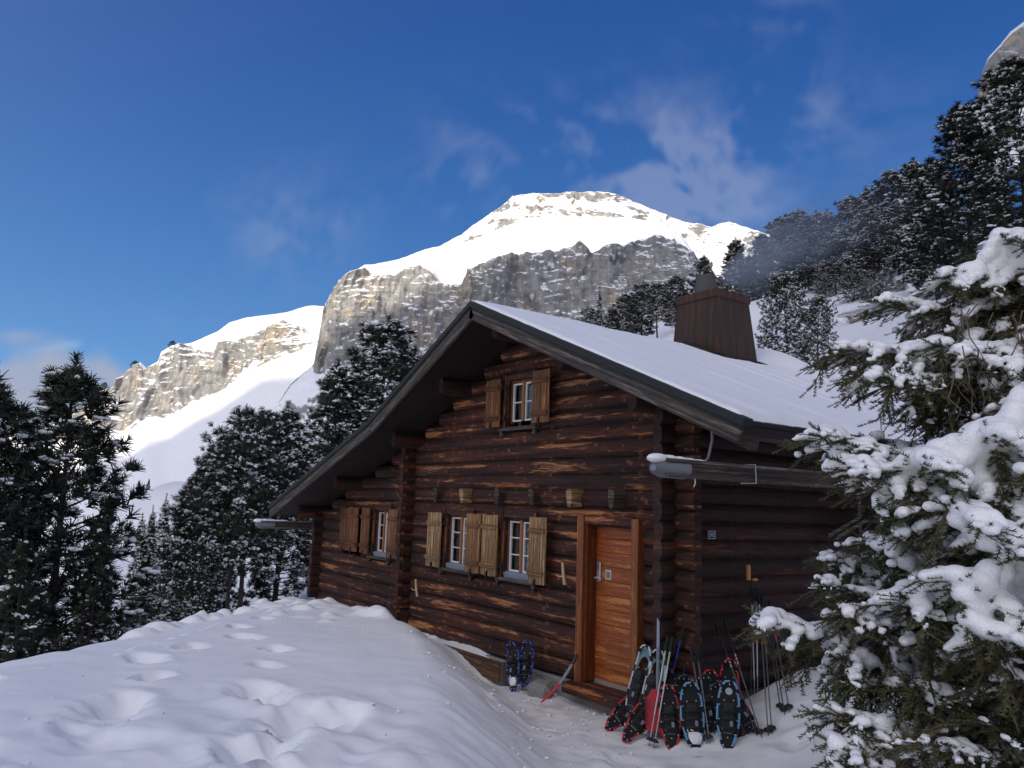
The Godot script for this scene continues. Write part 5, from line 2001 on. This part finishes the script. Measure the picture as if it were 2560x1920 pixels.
	var pink := [[0.03, 0.36, Color(0.12, 0.12, 0.125), 0.0065], [0.35, 0.60, Color(0.06, 0.06, 0.065), 0.009], [0.60, 0.74, Color(0.50, 0.07, 0.10), 0.0095], [0.73, 0.90, silver, 0.008]]
	var dark := [[0.03, 0.40, Color(0.07, 0.07, 0.075), 0.0065], [0.39, 0.75, Color(0.05, 0.05, 0.055), 0.008], [0.74, 0.9, Color(0.2, 0.2, 0.21), 0.009]]
	pole("hanging pole with a yellow foam sleeve, left one under the orange peg", spot(1888, 1788, 9.22), spot(1878, 1464, 9.34), yellow, black)
	pole("hanging pole with a yellow foam sleeve, right one under the orange peg", spot(1895, 1776, 9.24), spot(1890, 1470, 9.34), yellow, black, true, false)
	pole("thin dark pole with a red and white ring beside the yellow sleeves", spot(1876, 1740, 9.2), spot(1884, 1478, 9.32), [[0.03, 0.62, Color(0.05, 0.05, 0.05), 0.006], [0.61, 0.7, Color(0.5, 0.1, 0.06), 0.0075], [0.69, 0.9, silver, 0.0075]], black, false)
	pole("left one of two grey poles with pink bands", on_ground(1921, 1842), spot(1896, 1480, 9.36), pink, black)
	pole("right one of two grey poles with pink bands", on_ground(1930, 1836), spot(1904, 1490, 9.36), pink, black)
	pole("black pole of the right-hand trio, standing left", on_ground(1953, 1780), spot(1910, 1510, 9.42), dark, black)
	pole("black pole of the right-hand trio, standing in the middle", on_ground(1962, 1788), spot(1917, 1516, 9.44), dark, black)
	pole("black pole of the right-hand trio, farthest right with pink at the top", on_ground(1975, 1782), spot(1922, 1500, 9.46), pink, black)

	# snow shovel hung on a peg, its red blade among the snowshoes
	var sh := thing("snow_shovel", "snow shovel with grey shaft, black grip and red blade right of the door", "shovel")
	var top := Vector3(-0.135, 1.03, 0.13)
	var low := Vector3(0.06, 0.02, 0.34)
	var shaft := Mk.new()
	shaft.tint = Color(0.30, 0.33, 0.38)
	shaft.tube([low, top], [0.0165, 0.0165], 10)
	part("shaft", shaft, M.plastic, sh)
	var lower := Mk.new()
	lower.tint = Color(0.16, 0.18, 0.21)
	lower.tube([low + (low - top) * 0.12, low + (top - low) * 0.42], [0.019, 0.019], 10)
	part("sleeve", lower, M.plastic, sh)
	var grip := Mk.new()
	grip.tint = black
	grip.tube([top + Vector3(-0.07, 0.01, 0.02), top + Vector3(0.0, 0.015, 0.0), top + Vector3(0.10, -0.005, -0.03)], [0.017, 0.019, 0.017], 8)
	part("grip", grip, M.plastic, sh)
	var blade := Mk.new()
	blade.tint = Color(0.42, 0.012, 0.018)
	var bx := (top - low).normalized()
	var bs := Basis(Vector3(0.72, 0, -0.69), bx, Vector3(0.72, 0, -0.69).cross(bx)).orthonormalized()
	blade.plate(PackedVector2Array([Vector2(-0.06, 0.02), Vector2(0.06, 0.02), Vector2(0.115, -0.07), Vector2(0.12, -0.34), Vector2(0.09, -0.39), Vector2(-0.09, -0.39), Vector2(-0.12, -0.34), Vector2(-0.115, -0.07)]), 0.006, Transform3D(bs, low))
	for s in [-1.0, 1.0]:
		blade.box(low + bs * Vector3(s * 0.117, -0.2, 0.02), Vector3(0.006, 0.26, 0.05), 0.002, bs)
	blade.box(low + bs * Vector3(0, -0.08, 0.012), Vector3(0.05, 0.18, 0.03), 0.01, bs)
	part("blade", blade, M.plastic, sh)

	# the curved red and grey tool by the door jamb
	var tool_at := thing("hand_tool", "curved hand tool, grey above and red below, leaning left of the door jamb", "tool")
	var q := []
	for k in 9:
		var t := k / 8.0
		q.append(Vector3(-1.50, 0.08, 0.13).lerp(Vector3(-1.66, -0.43, 0.52), t) + Vector3(0.05 * sin(PI * t), -0.035 * sin(PI * t), 0.03 * sin(PI * t)))
	var a1 := Mk.new()
	a1.tint = Color(0.22, 0.23, 0.24)
	a1.tube(q.slice(0, 5), [0.018, 0.026, 0.028, 0.029, 0.030], 8, true, 0.4)
	part("shank", a1, M.plastic, tool_at)
	var a2 := Mk.new()
	a2.tint = Color(0.62, 0.02, 0.03)
	a2.tube(q.slice(4, 9), [0.032, 0.036, 0.036, 0.032, 0.018], 8, true, 0.4)
	part("blade", a2, M.plastic, tool_at)
	var a3 := Mk.new()
	a3.tint = black
	a3.tube([q[0] + Vector3(-0.005, 0.035, -0.02), q[0], q[1]], [0.022, 0.026, 0.029], 8, true, 0.6)
	part("cap", a3, M.plastic, tool_at)

	# hay rack on the side wall and the two battens lying on it
	var rack := thing("wall_rack", "weathered grey wooden rack on the side wall under the gutter", "rack")
	for z in [-3.22, -3.75, -4.2, -4.65]:
		var m := Mk.new()
		m.tint = Color(0.9, 0.9, 0.9)
		var w := 0.085 if z > -3.3 else 0.05
		m.box(Vector3(0.22 if z > -3.3 else 0.17, 1.93, z), Vector3(0.04, 0.66, w), 0.004)
		part("post", m, M.board_z, rack)
	for y in [1.65, 1.83, 2.02]:
		var m := Mk.new()
		m.tint = Color(1.05, 1.05, 1.05)
		m.box(Vector3(0.19 if y > 1.7 else 0.24, y, -3.95), Vector3(0.03 if y > 1.7 else 0.14, 0.04, 1.75), 0.004)
		part("rail", m, M.board_z, rack)
	for k in 2:
		var o := thing("batten", ["upper grey batten lying slantwise against the wall rack", "lower grey batten lying slantwise against the wall rack"][k], "batten", Vector3(0.24 + 0.03 * k, 1.745 - 0.02 * k, -2.82 - 0.13 * k), 0.0, "battens on the wall rack")
		o.rotation = Vector3(0.32, 0.0, 0.0)
		var m := Mk.new()
		m.tint = Color(1.0, 0.98, 0.95)
		m.box(Vector3.ZERO, Vector3(0.035, 0.055, 0.72), 0.006)
		part("board", m, M.board_z, o)

	# wood smoke drifting from the flue
	var smoke := Node3D.new()
	smoke.name = "smoke"
	add_child(smoke)
	tag(smoke, "thin bluish wood smoke drifting right from the chimney flue", "smoke")
	smoke.set_meta("kind", "stuff")
	for s in [[1822, 692, 13.6, 0.20, 0.14, 0.40], [1845, 684, 13.8, 0.30, 0.22, 0.40], [1868, 672, 14.0, 0.42, 0.30, 0.32], [1900, 650, 14.3, 0.5, 0.36, 0.24], [1880, 705, 14.1, 0.4, 0.30, 0.18], [1940, 622, 14.8, 0.6, 0.42, 0.16], [1985, 600, 15.1, 0.9, 0.55, 0.08], [2045, 575, 15.8, 1.1, 0.6, 0.035], [2120, 545, 16.6, 1.4, 0.75, 0.015]]:
		var v := FogVolume.new()
		v.name = "puff"
		v.shape = RenderingServer.FOG_VOLUME_SHAPE_ELLIPSOID
		v.size = Vector3(s[3], s[4], s[3]) * 2.0
		v.position = spot(s[0], s[1], s[2])
		v.rotation.z = 0.35
		var fm := FogMaterial.new()
		fm.albedo = Color(0.86, 0.91, 0.98)
		fm.density = s[5] * 2.4
		v.material = fm
		smoke.add_child(v, true)
